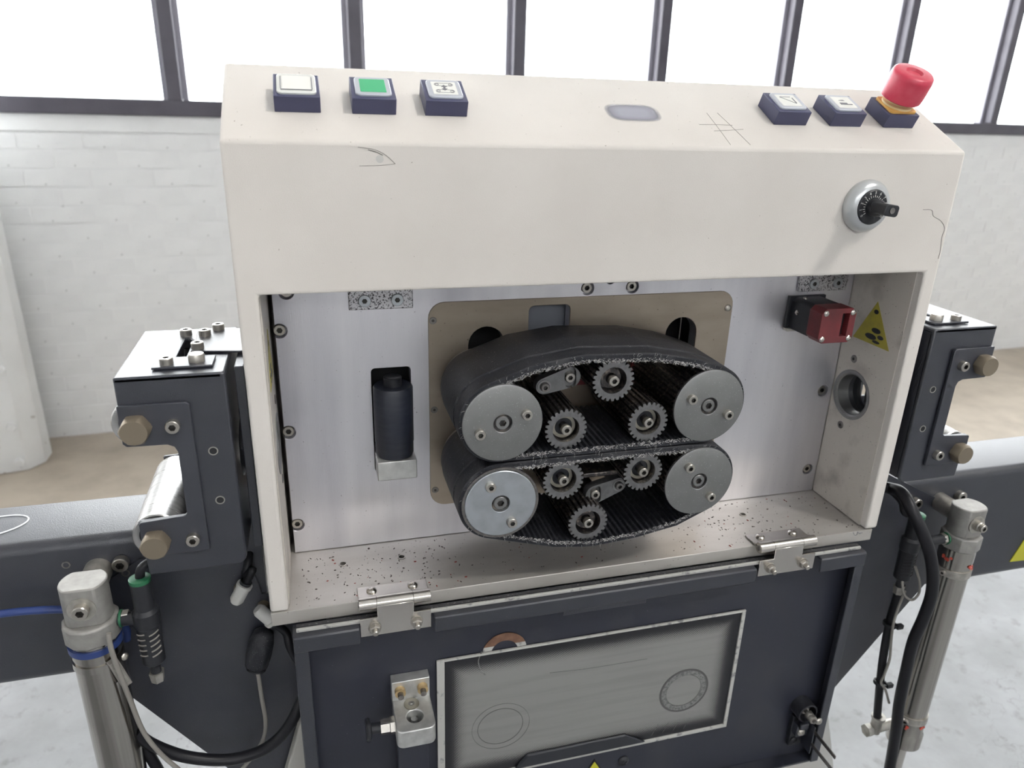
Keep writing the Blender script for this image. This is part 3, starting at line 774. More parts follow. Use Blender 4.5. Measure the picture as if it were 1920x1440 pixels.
def capsule(p0, p1, r0, r1):
    pts = []
    for (x, z), r in ((p0, r0), (p1, r1)):
        for k in range(40): pts.append((x + r * math.cos(2 * PI * k / 40), z + r * math.sin(2 * PI * k / 40)))
    return hull(pts)
for p0, p1, lab in (((0.2225, 0.1785), (0.2440, 0.1845), 'dark tension arm bolted inside the upper belt'),
                    ((0.2945, 0.0815), (0.2735, 0.0745), 'dark tension arm bolted inside the lower belt')):
    b = prism(BM(), capsule(p0, p1, 0.0068, 0.0088), 'Y', 0.002, 0.010)
    c = prism(BM(), capsule((p1[0], p1[1] + 0.004), (p1[0] + 0.0006, p1[1] - 0.004), 0.0048, 0.0048), 'Y', -0.01, 0.006)
    t = obj('tension_arm', cut(b, c), 'gear', mp_, bevel=0.0004, seg=1); t['label'] = lab
    q = ID['U3'] if p0[1] > 0.12 else ID['L3']
    obj('lever_rear', prism(BM(), capsule(p1, q, 0.0085, 0.0075), 'Y', 0.0745, 0.080), 'gear', t)
    b = BM(); cyl(b, (p0[0], 0.010, p0[1]), (p0[0], 0.0815, p0[1]), 0.005, n=20); cyl(b, (p1[0], 0.010, p1[1]), (p1[0], 0.0815, p1[1]), 0.005, n=20); obj('spacer_post', b, 'geardark', t)
    ring_ = BM(); ring(ring_, (p0[0], 0.0012, p0[1]), (0, 1, 0), 0.0055, 0.0042, 0.0012, 24); obj('pivot_washer', ring_, 'steel', t)
    screw(t, (p0[0], 0.002, p0[1]), FRONT, 0.0036, 'socket', 'boltd'); screw(t, (p1[0], 0.0055, p1[1]), FRONT, 0.0042, 'socket', 'bolt')
b = BM(); box(b, 0.246, 0.300, 0.074, 0.0812, 0.148, 0.1555)
obj('red_marker_strip', b, 'redd', mp_, bevel=0.001)
# belt support bar between the two runs of the lower belt
obj('slide_rail', box(BM(), 0.262, 0.296, 0.004, 0.0810, 0.0905, 0.0950), 'geardark', mp_, bevel=0.001)

# ================================================================== cream control housing
hs = thing('control_housing', (0.29, 0.07, 0.0), 'cream powder-coated control housing framing the belt opening', 'machine housing')
prof = [(0.0, 0.0005), (0.0, 0.361), (0.089, 0.4086), (0.150, 0.4086), (0.150, 0.0005)]
b = prism(BM(), prof, 'X', 0.0, W)
TL, TR = 0.0140, 0.5665
c = box(BM(), TL, TR, -0.05, 0.139, -0.05, 0.2605)
GZ, GY = 0.124, 0.0555
for x0, x1 in ((-0.02, TL + 0.005), (TR - 0.005, W + 0.02)): cyl(c, (x0, GY, GZ), (x1, GY, GZ), 0.0245, n=48)
bm = cut(b, c)
shell = obj('shell', bm, 'cream', hs, bevel=0.0024, seg=3, angle=30)
for x, sgn, nm in ((TR, -1, 'R'), (TL, 1, 'L')):
    # soiled liner sheets on the inner cheeks
    b = box(BM(), min(x, x + sgn * 0.0007), max(x, x + sgn * 0.0007), 0.008, 0.082, 0.001, 0.2595)
    c = BM(); cyl(c, (x - 0.01, GY, GZ), (x + 0.01, GY, GZ), 0.0245, n=48)
    obj('cheek_liner', cut(b, c), 'cream_in', hs)
    b = BM(); lathe(b, ((0.0205, 0.0), (0.0205, 0.013), (0.0225, 0.0145), (0.0255, 0.0145), (0.0255, 0.0132), (0.0243, 0.0132), (0.0243, 0.0)), (x - sgn * 0.0132, GY, GZ), (sgn, 0, 0), 48, close=False)
    obj('guide_bushing', b, 'steel', hs)
    for z in (0.1603, 0.0886): screw(hs, (x + sgn * 0.0007, 0.0610, z), (sgn, 0, 0), 0.0040, 'flat', 'boltd')
    # triangular warning sticker
    yc = 0.0440 if nm == 'R' else 0.046; ty = 0.0245
    pts = [(yc - ty, 0.1815), (yc + ty, 0.1815), (yc + 0.0015, 0.2230)]
    st = obj('warning_sticker', prism(BM(), pts, 'X', x + sgn * 0.0008, x + sgn * 0.0011), 'yellow', hs)
    b = BM(); 
    for (yy, zz, ry, rz) in ((0.0445, 0.2130, 0.003, 0.0022), (0.0400, 0.1955, 0.006, 0.0026), (0.0455, 0.1885, 0.0075, 0.0028), (0.0330, 0.1905, 0.004, 0.002), (0.0375, 0.1850, 0.005, 0.0014)):
        prism(b, [(yy + ry * math.cos(2 * PI * k / 14), zz + rz * math.sin(2 * PI * k / 14)) for k in range(14)], 'X', x + sgn * 0.0010, x + sgn * 0.00125)
    obj('sticker_symbol', b, 'plastic', st)

# --- buttons on the sloping panel: local frame x along the panel, y up the slope, z out of it
SV = Vector((0, 0.882, 0.4713)).normalized(); NV = Vector((1, 0, 0)).cross(SV)
MS = Matrix(((1, 0 + SV.x, NV.x), (0, SV.y, NV.y), (0, SV.z, NV.z))).to_4x4(); MS.translation = (0, 0, 0.361)
def sobj(name, bm, mat, parent, **k): return obj(name, bm, mat, parent, mtx=MS, **k)
BS, BH = 0.0300, 0.0115
def button(x0, kind):
    y0 = 0.0355; x1 = x0 + BS; y1 = y0 + BS
    body = sobj('push_button', box(BM(), x0, x1, y0, y1, 0.0, BH), 'navy', hs, bevel=0.0005, seg=2)
    if kind == 'stop':
        sobj('yellow_base', prism(BM(), rrect(x0 + 0.0022, x1 - 0.0022, y0 + 0.0022, y1 - 0.0022, 0.003), 'Z', BH - 0.001, BH + 0.0020), 'orange', body, bevel=0.0006)
        cx, cy = (x0 + x1) / 2, (y0 + y1) / 2
        b = BM(); lathe(b, ((0.0128, BH + 0.002), (0.0128, BH + 0.0035), (0.0105, BH + 0.0045), (0.0102, BH + 0.011)), (cx, cy, 0), (0, 0, 1), 32); sobj('stem', b, 'cream_collar', body)
        z = BH + 0.0070
        b = BM(); lathe(b, ((0.0, z), (0.0150, z), (0.0168, z + 0.0012), (0.0172, z + 0.006), (0.0172, z + 0.0185), (0.0166, z + 0.0215), (0.0148, z + 0.0228), (0.0075, z + 0.0228), (0.0062, z + 0.0208), (0.0, z + 0.0206)), (cx, cy, 0), (0, 0, 1), 48); sobj('mushroom_head', b, 'red', body, angle=50)
        body['label'] = 'red mushroom emergency stop on a yellow base'
        return
    fm = 'lens' if kind == 'clear' else 'btnframe'
    i = 0.0022 if kind == 'clear' else 0.0028
    fr = sobj('button_frame', prism(BM(), rrect(x0 + i, x1 - i, y0 + i, y1 - i, 0.0035), 'Z', BH - 0.001, BH + 0.0016), fm, body, bevel=0.0007)
    j = 0.0062 if kind != 'clear' else 0.0055
    lg = body; sobj('legend_cap', box(BM(), x0 + j, x1 - j, y0 + j, y1 - j, BH + 0.001, BH + 0.0019), {'clear': 'white', 'green': 'green'}.get(kind, 'white'), body, bevel=0.0003, seg=1)
    zt = BH + 0.0019; cx, cy = (x0 + x1) / 2, (y0 + y1) / 2; g = BM()
    def ln(*pts, r=0.00022, closed=False):
        P = [Vector((cx + p[0], cy + p[1], zt)) for p in pts]
        if closed: P.append(P[0])
        tube(g, P, r, 5, 1)
    if kind == 'clear':
        for s in (-1, 1):
            ln((s * 0.0102, -0.008), (s * 0.0102, 0.008), r=0.0003)
        ln((-0.0102, -0.0095), (0.0102, -0.0095), r=0.0003)
    elif kind == 'belts':
        for cyy in (0.0045, -0.0048):
            s = math.copysign(1, cyy)
            ln(*[(0.0062 * (1 if math.cos(t) > 0 else -1) * 0.75 + 0.0019 * math.cos(t), cyy + 0.0019 * math.sin(t)) for t in [2 * PI * k / 20 + 0.01 for k in range(20)]], closed=True)
            for xx in (-0.0047, 0.0047): ln(*[(xx + 0.0012 * math.cos(2 * PI * k / 10), cyy + 0.0012 * math.sin(2 * PI * k / 10)) for k in range(10)], closed=True)
        for s in (-1, 1):
            prism(g, [(cx - 0.0022, cy + s * 0.0012), (cx + 0.0022, cy + s * 0.0012), (cx, cy + s * 0.0040)], 'Z', zt, zt + 0.0002)
        prism(g, [(cx - 0.0008, cy - 0.002), (cx + 0.0008, cy - 0.002), (cx + 0.0008, cy + 0.002), (cx - 0.0008, cy + 0.002)], 'Z', zt, zt + 0.0002)
    elif kind == 'arrow':
        ln((-0.0060, 0.0048), (0.0040, 0.0052), r=0.0003); ln((-0.0058, 0.0046), (0.0050, -0.0050), r=0.00025); ln((0.0050, 0.0036), (0.0052, -0.0048), r=0.0004)
    elif kind == 'bars':
        prism(g, [(cx - 0.0050, cy - 0.0042), (cx + 0.0062, cy - 0.0042), (cx + 0.0062, cy - 0.0032), (cx + 0.002, cy - 0.0032), (cx + 0.002, cy - 0.0012), (cx - 0.0050, cy - 0.0012)], 'Z', zt, zt + 0.0002)
        prism(g, [(cx - 0.0042, cy + 0.0024), (cx + 0.0016, cy + 0.0018), (cx + 0.0006, cy + 0.0034), (cx - 0.002, cy + 0.0030)], 'Z', zt, zt + 0.0002)
    if len(g.verts): sobj('legend_print', g, 'ink', lg)
    else: g.free()
    body['label'] = {'clear': 'push button with a clear white lens', 'green': 'push button with a green lens', 'belts': 'push button printed with two belts and a double arrow', 'arrow': 'push button printed with a triangle outline', 'bars': 'push button printed with a small block symbol'}[kind]
button(0.0338, 'clear'); button(0.0846, 'green'); button(0.1348, 'belts')
button(0.4152, 'arrow'); button(0.4678, 'bars'); button(0.5200, 'stop')
# rubbed-out emblem on the sloping panel
sm = soft_decal('rubbed_emblem_print', (0.36, 0.36, 0.42), 0.2975, 0.0480, 0.0235, 0.0135)
sobj('emblem_patch', prism(BM(), rrect(0.2735, 0.3215, 0.0340, 0.0620, 0.004), 'Z', 0.0001, 0.0003), sm, hs)
def scr(pts, r=0.00018):
    return tube(BM(), pts, r, 5, 4)
def sl(x, v, h=0.0001): return MS @ Vector((x, v, h))
for pts in ([(0.3622, 0.0511), (0.3625, 0.030), (0.3623, 0.0044)], [(0.3719, 0.0516), (0.3760, 0.028), (0.3795, 0.0048)], [(0.348, 0.033), (0.366, 0.0335), (0.377, 0.033)], [(0.357, 0.024), (0.371, 0.0255), (0.384, 0.0275)]):
    obj('scratch', scr([sl(*p) for p in pts], 0.00013), 'scratch', hs)
def fr_(pxs, r=0.0002): obj('scratch', scr([at(x, y, Y=-0.0001) for x, y in pxs], r), 'scratch', hs)
fr_([(671, 276), (700, 280), (722, 290), (741, 307)]); fr_([(741, 307), (715, 310), (674, 311)], 0.00014); fr_([(690, 281), (705, 285), (718, 291)], 0.0003)
b = BM(); p = at(712, 298, Y=0); cyl(b, (p.x, -0.0002, p.z), (p.x, 0.0005, p.z), 0.0026, n=16); obj('filled_dent', b, 'ped', hs)
fr_([(1731, 393), (1747, 394), (1750, 405), (1764, 414), (1771, 428), (1766, 445), (1763, 470), (1759, 485)], 0.00022)

# --- potentiometer knob
KX, KZ = 0.4895, 0.3180
b = BM(); lathe(b, ((0.0205, 0.0), (0.0210, 0.0015), (0.0205, 0.0045), (0.0185, 0.0075), (0.0160, 0.0092), (0.0140, 0.0096), (0.0137, 0.0085), (0.0, 0.0085)), (KX, 0, KZ), FRONT, 56); kn = obj('control_knob', b, 'bezel', hs, angle=50)
kn['label'] = 'black pointer knob with a silver bezel and numbered dial'
b = BM(); lathe(b, ((0.0136, 0.0086), (0.0136, 0.0100), (0.0128, 0.0106), (0.0, 0.0106)), (KX, 0, KZ), FRONT, 48); obj('dial', b, 'plastic', kn)
b = BM()
for k in range(21):
    a = math.radians(215 - 250 * k / 20); r0, r1 = 0.0078, 0.0092 if k % 2 else 0.0098
    u = Vector((math.cos(a), 0, math.sin(a))); q = Vector((KX, -0.0107, KZ))
    tube(b, [q + u * r0, q + u * r1], 0.00022, 5, 1)
for k in range(11):
    a = math.radians(215 - 250 * k / 10)
    cu = bpy.data.curves.new('numeral', 'FONT'); cu.body = str(k); cu.size = 0.0032; cu.align_x = 'CENTER'; cu.align_y = 'CENTER'
    to = link(bpy.data.objects.new('numeral', cu)); dgp = bpy.context.evaluated_depsgraph_get()
    me = bpy.data.meshes.new_from_object(to.evaluated_get(dgp)); bpy.data.objects.remove(to); bpy.data.curves.remove(cu)
    me.transform(Matrix.Translation((KX + 0.0115 * math.cos(a), -0.01075, KZ + 0.0115 * math.sin(a))) @ Matrix.Rotation(PI / 2, 4, 'X') @ Matrix.Rotation(a - PI / 2, 4, 'Z'))
    b.from_mesh(me); bpy.data.meshes.remove(me)
obj('dial_print', b, 'white', kn)
b = BM(); lathe(b, ((0.0068, 0.0105), (0.0066, 0.017), (0.0052, 0.019), (0.0, 0.019)), (KX, 0, KZ), FRONT, 28); obj('knob_hub', b, 'plastic', kn)
b = BM(); mk = Matrix.Translation((KX, 0, KZ)) @ Matrix.Rotation(math.radians(8), 4, 'Y')
prism(b, rrect(-0.0066, 0.0066, -0.0046, 0.0046, 0.0026), 'Y', -0.0315, -0.0150); bmesh.ops.transform(b, matrix=mk, verts=b.verts[:])
obj('pointer_grip', b, 'plastic', kn, bevel=0.0007)
b = BM(); cyl(b, (KX, -0.0320, KZ), (KX, -0.0312, KZ), 0.0024, n=16); obj('grip_screw', b, 'boltd', kn)

# ================================================================== safety switch
ss = thing('safety_switch', (0.514, 0.058, 0.188), 'black safety switch with a dusty red head beside the yellow sticker', 'safety switch')
sx0, sx1, sz0, sz1 = 0.4960, 0.5330, 0.1885, 0.2215
obj('switch_body', prism(BM(), [(sx0 + 0.001, sz0 + 0.002), (sx1 - 0.001, sz0 + 0.002), (sx1 - 0.001, sz1 - 0.003), (sx1 - 0.006, sz1), (sx0 + 0.006, sz1), (sx0 + 0.001, sz1 - 0.003)], 'Y', 0.0505, 0.0805), 'plastic', ss, bevel=0.001)
obj('gasket_base', box(BM(), sx0 - 0.003, sx1 + 0.001, 0.0790, 0.0828, sz0 + 0.002, sz1 + 0.001), 'plastic', ss, bevel=0.0006)
obj('gasket_strip', box(BM(), sx0 - 0.002, sx1, 0.0770, 0.0828, sz0 - 0.001, sz0 + 0.0018), 'ped', ss, bevel=0.0004)
ch = 0.0045
h = prism(BM(), [(sx0 + ch, sz0), (sx1 - ch, sz0), (sx1, sz0 + ch), (sx1, sz1 - ch), (sx1 - ch, sz1), (sx0 + ch, sz1), (sx0, sz1 - ch), (sx0, sz0 + ch)], 'Y', 0.0330, 0.0510)
c = box(BM(), 0.5185, 0.5260, 0.02, 0.042, sz0 + 0.006, sz1 - 0.005)
head = obj('switch_head', cut(h, c), 'redd', ss, bevel=0.0009)
obj('key_slot', box(BM(), 0.5183, 0.5262, 0.0400, 0.0425, sz0 + 0.0055, sz1 - 0.0045), 'black', head)
for x, z in ((sx0 + 0.0042, sz1 - 0.0042), (sx1 - 0.0042, sz1 - 0.0042), (sx0 + 0.0042, sz0 + 0.0042), (sx1 - 0.0042, sz0 + 0.0042)): screw(head, (x, 0.0330, z), FRONT, 0.0028, 'pan', 'chrome')
screw(ss, (sx0 + 0.001, 0.070, 0.2085), (-1, 0, 0), 0.0025, 'pan', 'chrome'); screw(ss, (0.505, 0.072, sz1), (0, 0, 1), 0.0025, 'pan', 'chrome')

# ================================================================== door hanging open below
DX0, DX1, DZ1, DZ0 = 0.0158, 0.5600, -0.0150, -0.2890
DY = 0.0; RIM = -0.0140
WX0, WX1, WZ1, WZ0 = 0.1340, 0.4415, -0.0730, -0.2230
dr = thing('access_door', (0.288, 0.0, DZ0), 'charcoal access door hanging open below the base plate, inner side showing', 'door')
b = box(BM(), DX0, DX1, DY, DY + 0.0022, DZ0, DZ1)
c = BM(); prism(c, rrect(WX0, WX1, WZ0, WZ1, 0.003), 'Y', -0.02, 0.02); 
obj('door_sheet', cut(b, c), 'chard', dr)
HX = ((0.0690, 0.1275), (0.4405, 0.5015))
b = BM()
box(b, DX0, DX0 + 0.0022, RIM, DY, DZ0, DZ1); obj('side_rim', b, 'char', dr, bevel=0.0006)
obj('side_rim', box(BM(), DX1 - 0.0022, DX1, RIM, DY, DZ0, DZ1), 'char', dr, bevel=0.0006)
obj('bottom_rim', box(BM(), DX0 + 0.0022, DX1 - 0.0022, RIM, DY, DZ0, DZ0 + 0.0022), 'char', dr, bevel=0.0006)
lip = 0.0115     # turned-in lips of the rim
obj('side_lip', box(BM(), DX0 + 0.0004, DX0 + lip, RIM - 0.0012, RIM + 0.0010, DZ0, DZ1 - 0.0004), 'char', dr, bevel=0.0009)
obj('side_lip', box(BM(), DX1 - lip * 0.9, DX1 - 0.0004, RIM - 0.0012, RIM + 0.0010, DZ0, DZ1 - 0.0004), 'char', dr, bevel=0.0009)
for x0, x1 in ((DX0 + 0.0006, HX[0][0] - 0.0008), (HX[0][1] + 0.0025, HX[1][0] - 0.004), (HX[1][1] + 0.006, DX1 - 0.0006)):
    obj('top_rim', box(BM(), x0, x1, RIM - 0.0016, DY, DZ1 - 0.0024, DZ1), 'char', dr, bevel=0.0009)
    zl = DZ1 - 0.0150
    obj('top_lip', box(BM(), x0 + (0 if x0 > 0.05 else 0.0), x1, RIM - 0.0020, RIM + 0.0002, zl, DZ1 - 0.0006), 'char', dr, bevel=0.0009)
obj('lip_overlap', box(BM(), 0.245, 0.325, RIM + 0.0002, RIM + 0.002, DZ1 - 0.0205, DZ1 - 0.0100), 'char', dr, bevel=0.0004)
obj('door_seal', box(BM(), DX0 + 0.003, DX1 - 0.003, -0.0095, -0.0070, DZ1, DZ1 + 0.0030), 'seal', dr, bevel=0.0005)
obj('seal_brush', box(BM(), DX0 + 0.003, DX1 - 0.003, -0.0066, -0.0030, DZ1 - 0.0005, DZ1 + 0.0034), 'seald', dr)
pane = obj('window_pane', box(BM(), WX0 + 0.0005, WX1 - 0.0005, DY - 0.0016, DY + 0.0014, WZ0 + 0.0005, WZ1 - 0.0005), frit_pane(WX0 + 0.0045, WX1 - 0.004, WZ0 + 0.004, WZ1 - 0.002), dr)
for x0, x1, z0, z1 in ((WX0 - 0.0008, WX0 + 0.0062, WZ0, WZ1), (WX1 - 0.0034, WX1 + 0.0006, WZ0, WZ1), (WX0 + 0.0062, WX1 - 0.0034, WZ1 - 0.0020, WZ1), (WX0 + 0.0062, WX1 - 0.0034, WZ0, WZ0 + 0.0042)):
    obj('pane_bead', box(BM(), x0, x1, DY - 0.0030, DY - 0.0006, z0, z1), 'seal', dr, bevel=0.0004)
# circular wear marks left by the drums
def mark(x, z, r, wd, mat, sx=1.0):
    b = BM(); ring(b, (0, 0, 0), (0, 1, 0), r, r - wd, 0.0002, 64)
    for v in b.verts: v.co.x *= sx
    bmesh.ops.translate(b, verts=b.verts[:], vec=(x, DY - 0.0018, z)); obj('wear_ring', b, mat, pane)
mark(0.1935, -0.1630, 0.0215, 0.0006, 'scuff', 1.04); mark(0.1940, -0.1630, 0.0272, 0.0003, 'scuff', 1.04)
mark(0.3855, -0.1625, 0.0272, 0.0022, 'scuff'); mark(0.3855, -0.1625, 0.0250, 0.0052, 'scuffl'); mark(0.3850, -0.1622, 0.0196, 0.0004, 'scuff')
tube_ = lambda pts, r: tube(BM(), pts, r, 5, 6)
obj('pane_scratch', tube_([(0.24, DY - 0.0017, -0.109), (0.28, DY - 0.0017, -0.112), (0.34, DY - 0.0017, -0.113)], 0.00018), 'scuff', pane)
obj('pane_scratch', tube_(path([(903, 1222), (897, 1240), (901, 1256), (910, 1266)], -0.0018), 0.0006), 'scuffl', pane)
for k in range(4):
    x = 0.355 + 0.012 * k; obj('pane_scratch', tube_([(x, DY - 0.0017, -0.2145), (x + 0.004, DY - 0.0017, -0.206), (x + 0.006, DY - 0.0017, -0.2005)], 0.0002), 'scuffl', pane)
# brown ring stuck behind the upper bead
b = BM(); ring(b, (0.1955, -0.0006, -0.0760), FRONT, 0.0208, 0.0125, 0.0005, 48)
c = box(BM(), 0.15, 0.25, -0.01, 0.01, -0.12, -0.0680); obj('brown_ring', cut(b, c), 'rust', dr)
b = BM(); ring(b, (0.1955, -0.0006, -0.0760), FRONT, 0.0208, 0.0125, 0.0005, 48)
c = BM(); box(c, 0.15, 0.25, -0.01, 0.01, -0.12, -0.0725); box(c, 0.15, 0.25, -0.01, 0.01, -0.0680, -0.03); obj('ring_backing', cut(b, c), 'seal', dr)
# dark grip plate along the lower edge of the pane
obj('grip_plate', prism(BM(), [(0.2090, -0.2188), (0.2205, -0.2030), (0.3240, -0.2030), (0.3480, -0.2188)], 'Y', -0.0052, -0.0016), 'handle', dr, bevel=0.0016, seg=3)
obj('inner_ridge', box(BM(), 0.175, 0.33, RIM + 0.001, DY, DZ0 + 0.0022, DZ0 + 0.012), 'char', dr, bevel=0.0006)
p = at(1115, 1423, Y=-0.0004)
st = obj('warning_sticker', prism(BM(), [(p.x, p.z), (p.x - 0.0175, p.z - 0.0305), (p.x + 0.0175, p.z - 0.0305)], 'Y', -0.0006, 0.0), 'black', dr)
obj('sticker_field', prism(BM(), [(p.x, p.z - 0.0035), (p.x - 0.0140, p.z - 0.0280), (p.x + 0.0140, p.z - 0.0280)], 'Y', -0.0009, -0.0003), 'yellowb', st)
screw(dr, (0.3265, -0.0002, -0.2425), FRONT, 0.006, 'pan', 'plastic')
# locking post, lock block and spring plunger
lk = obj('lock_block', box(BM(), 0.0925, 0.1255, -0.0105, 0.0, -0.106, -0.0815), 'alublock', dr, bevel=0.0006)
led = prism(BM(), [(0.0925, -0.0090), (0.1255, -0.0090)] + [(0.1255 - 0.006 + 0.006 * math.cos(-t * PI / 10), -0.0405 + 0.006 * math.sin(-t * PI / 10)) for t in range(6)] + [(0.0925 + 0.006 - 0.006 * math.cos(-t * PI / 10), -0.0405 + 0.006 * math.sin(-t * PI / 10)) for t in range(5, -1, -1)], 'Z', -0.1190, -0.1015)
c = BM(); cyl(c, (0.1095, -0.0310, -0.13), (0.1095, -0.0310, -0.09), 0.0072, n=32)
obj('lock_ledge', cut(led, c), 'alublock', lk, bevel=0.0008)
b = BM(); cyl(b, (0.1095, -0.0265, -0.1185), (0.1095, -0.0265, -0.1085), 0.0030, n=14); obj('lock_pin', b, 'steel', lk)
b = BM(); ring(b, (0.1085, -0.0170, -0.1016), (0, 0, 1), 0.0066, 0.0028, 0.0008, 28); obj('pin_washer', b, 'bearing', lk)
screw(lk, (0.1085, -0.0170, -0.1016), (0, 0, 1), 0.0030, 'flat', 'boltd')
for x in (0.0995, 0.1190):
    b = BM(); ring(b, (x, -0.0105, -0.0905), FRONT, 0.0046, 0.0026, 0.0045, 24); obj('sleeve', b, 'brass', lk)
    b = BM(); cyl(b, (x, -0.0105, -0.0905), (x, -0.0195, -0.0905), 0.0026, n=14); obj('stud', b, 'boltd', lk)
b = BM()
for x0, x1, r, n in ((0.0925, 0.0885, 0.0075, 6), (0.0880, 0.0805, 0.0066, 6)):
    cyl(b, (x0, -0.028, -0.110), (x1, -0.028, -0.110), r, n=n)
obj('plunger_nut', b, 'chrome', lk)
b = BM(); lathe(b, ((0.0045, 0.0), (0.0045, 0.0075), (0.0085, 0.0085), (0.0095, 0.0105), (0.0085, 0.0122), (0.0, 0.0128)), (0.0805, -0.028, -0.110), (-1, 0, 0), 24); obj('plunger_knob', b, 'plastic', lk)
obj('lock_post', box(BM(), 0.0955, 0.1225, -0.0160, 0.0, -0.2868, -0.1190), 'chard', dr, bevel=0.001)
# switch key on its bracket (right)
ak = obj('key_bracket', box(BM(), 0.5235, 0.5440, -0.0060, 0.0, -0.2680, -0.2260), 'plastic', dr, bevel=0.001)
b = BM(); lathe(b, ((0.0115, 0.0), (0.0115, 0.0150), (0.0100, 0.0155), (0.0096, 0.0060), (0.0, 0.0060)), (0.5325, 0.0, -0.2150), FRONT, 32); obj('rubber_cup', b, 'plastic', ak)
b = BM(); cyl(b, (0.5325, -0.004, -0.2150), (0.5325, -0.027, -0.2150), 0.0022, n=14); obj('cup_stud', b, 'boltd', ak)
for y in (-0.006, -0.0150, -0.0200): screw(ak, (0.5325, y, -0.2150), FRONT, 0.0048, 'hex', 'bolt', 'hex_nut')
screw(ak, (0.5400, -0.0230, -0.2185), FRONT, 0.0042, 'pan', 'bolt'); screw(ak, (0.5290, -0.0140, -0.2400), FRONT, 0.0048, 'pan', 'bolt')
screw(ak, (0.5290, -0.0060, -0.2600), FRONT, 0.0046, 'pan', 'plastic')
b = BM(); box(b, 0.5235, 0.5375, -0.0140, -0.0060, -0.2470, -0.2320); box(b, 0.5245, 0.5345, -0.0180, -0.0140, -0.2340, -0.2265); obj('bracket_clip', b, 'char', ak, bevel=0.0008)
obj('key_plate', box(BM(), 0.5385, 0.5400, -0.0220, -0.0060, -0.2660, -0.2290), 'char', ak, bevel=0.0004)
for z in (-0.2345, -0.2520):
    obj('key_prong', box(BM(), 0.5386, 0.5400, -0.0560, -0.0215, z - 0.0028, z + 0.0018), 'boltd', ak, bevel=0.0003, seg=1)

# ================================================================== hinges
def hinge(x0, x1, label):
    t = thing('hinge', ((x0 + x1) / 2, -0.003, -0.023), label, 'hinge', 'door hinges')
    t3 = (x1 - x0); a, c_ = x0 + t3 * 0.245, x0 + t3 * 0.755
    hy, hz, hr = -0.0070, 0.0020, 0.0052
    b = BM(); box(b, x0, x1, 0.0005, 0.0165, 0.0003, 0.0018); box(b, x0, a - 0.0002, hy, 0.001, hz + hr - 0.0018 - 0.0035, hz + hr - 0.0035); box(b, c_ + 0.0002, x1, hy, 0.001, hz + hr - 0.0053, hz + hr - 0.0035)
    obj('upper_leaf', b, 'chrome', t, bevel=0.0004, seg=1)
    for p, q in ((x0, a - 0.0003), (a + 0.0001, c_ - 0.0001), (c_ + 0.0003, x1)):
        b = BM(); ring(b, (p, hy, hz), (1, 0, 0), hr, 0.0026, q - p, 28); obj('knuckle', b, 'chrome', t)
    b = BM(); cyl(b, (x0 - 0.0006, hy, hz), (x1 + 0.0006, hy, hz), 0.0026, n=16); obj('hinge_pin', b, 'boltd', t)
    yl = hy - hr
    pts = [(x0, -0.0090), (a, -0.0090), (a, hz), (c_, hz), (c_, -0.0090), (x1, -0.0090), (x1, -0.0265), (x0, -0.0265)]
    obj('lower_leaf', prism(BM(), pts, 'Y', yl - 0.0003, yl + 0.0015), 'chrome', t, bevel=0.0003, seg=1)
    for x in (x0 + t3 * 0.2, x0 + t3 * 0.79):
        screw(t, (x, 0.0095, 0.0018), (0, 0, 1), 0.0043, 'pan', 'chrome')
        screw(t, (x, yl - 0.0003, -0.0185), FRONT, 0.0046, 'stud', 'bolt')
    # packing block joining leaf and door sheet
    obj('spacer', box(BM(), x0 + 0.004, x1 - 0.004, yl + 0.0015, 0.0, -0.0262, -0.0165), 'char', t)
hinge(HX[0][0], HX[0][1], 'shiny steel hinge on the left of the access door')
hinge(HX[1][0], HX[1][1], 'shiny steel hinge on the right of the access door')

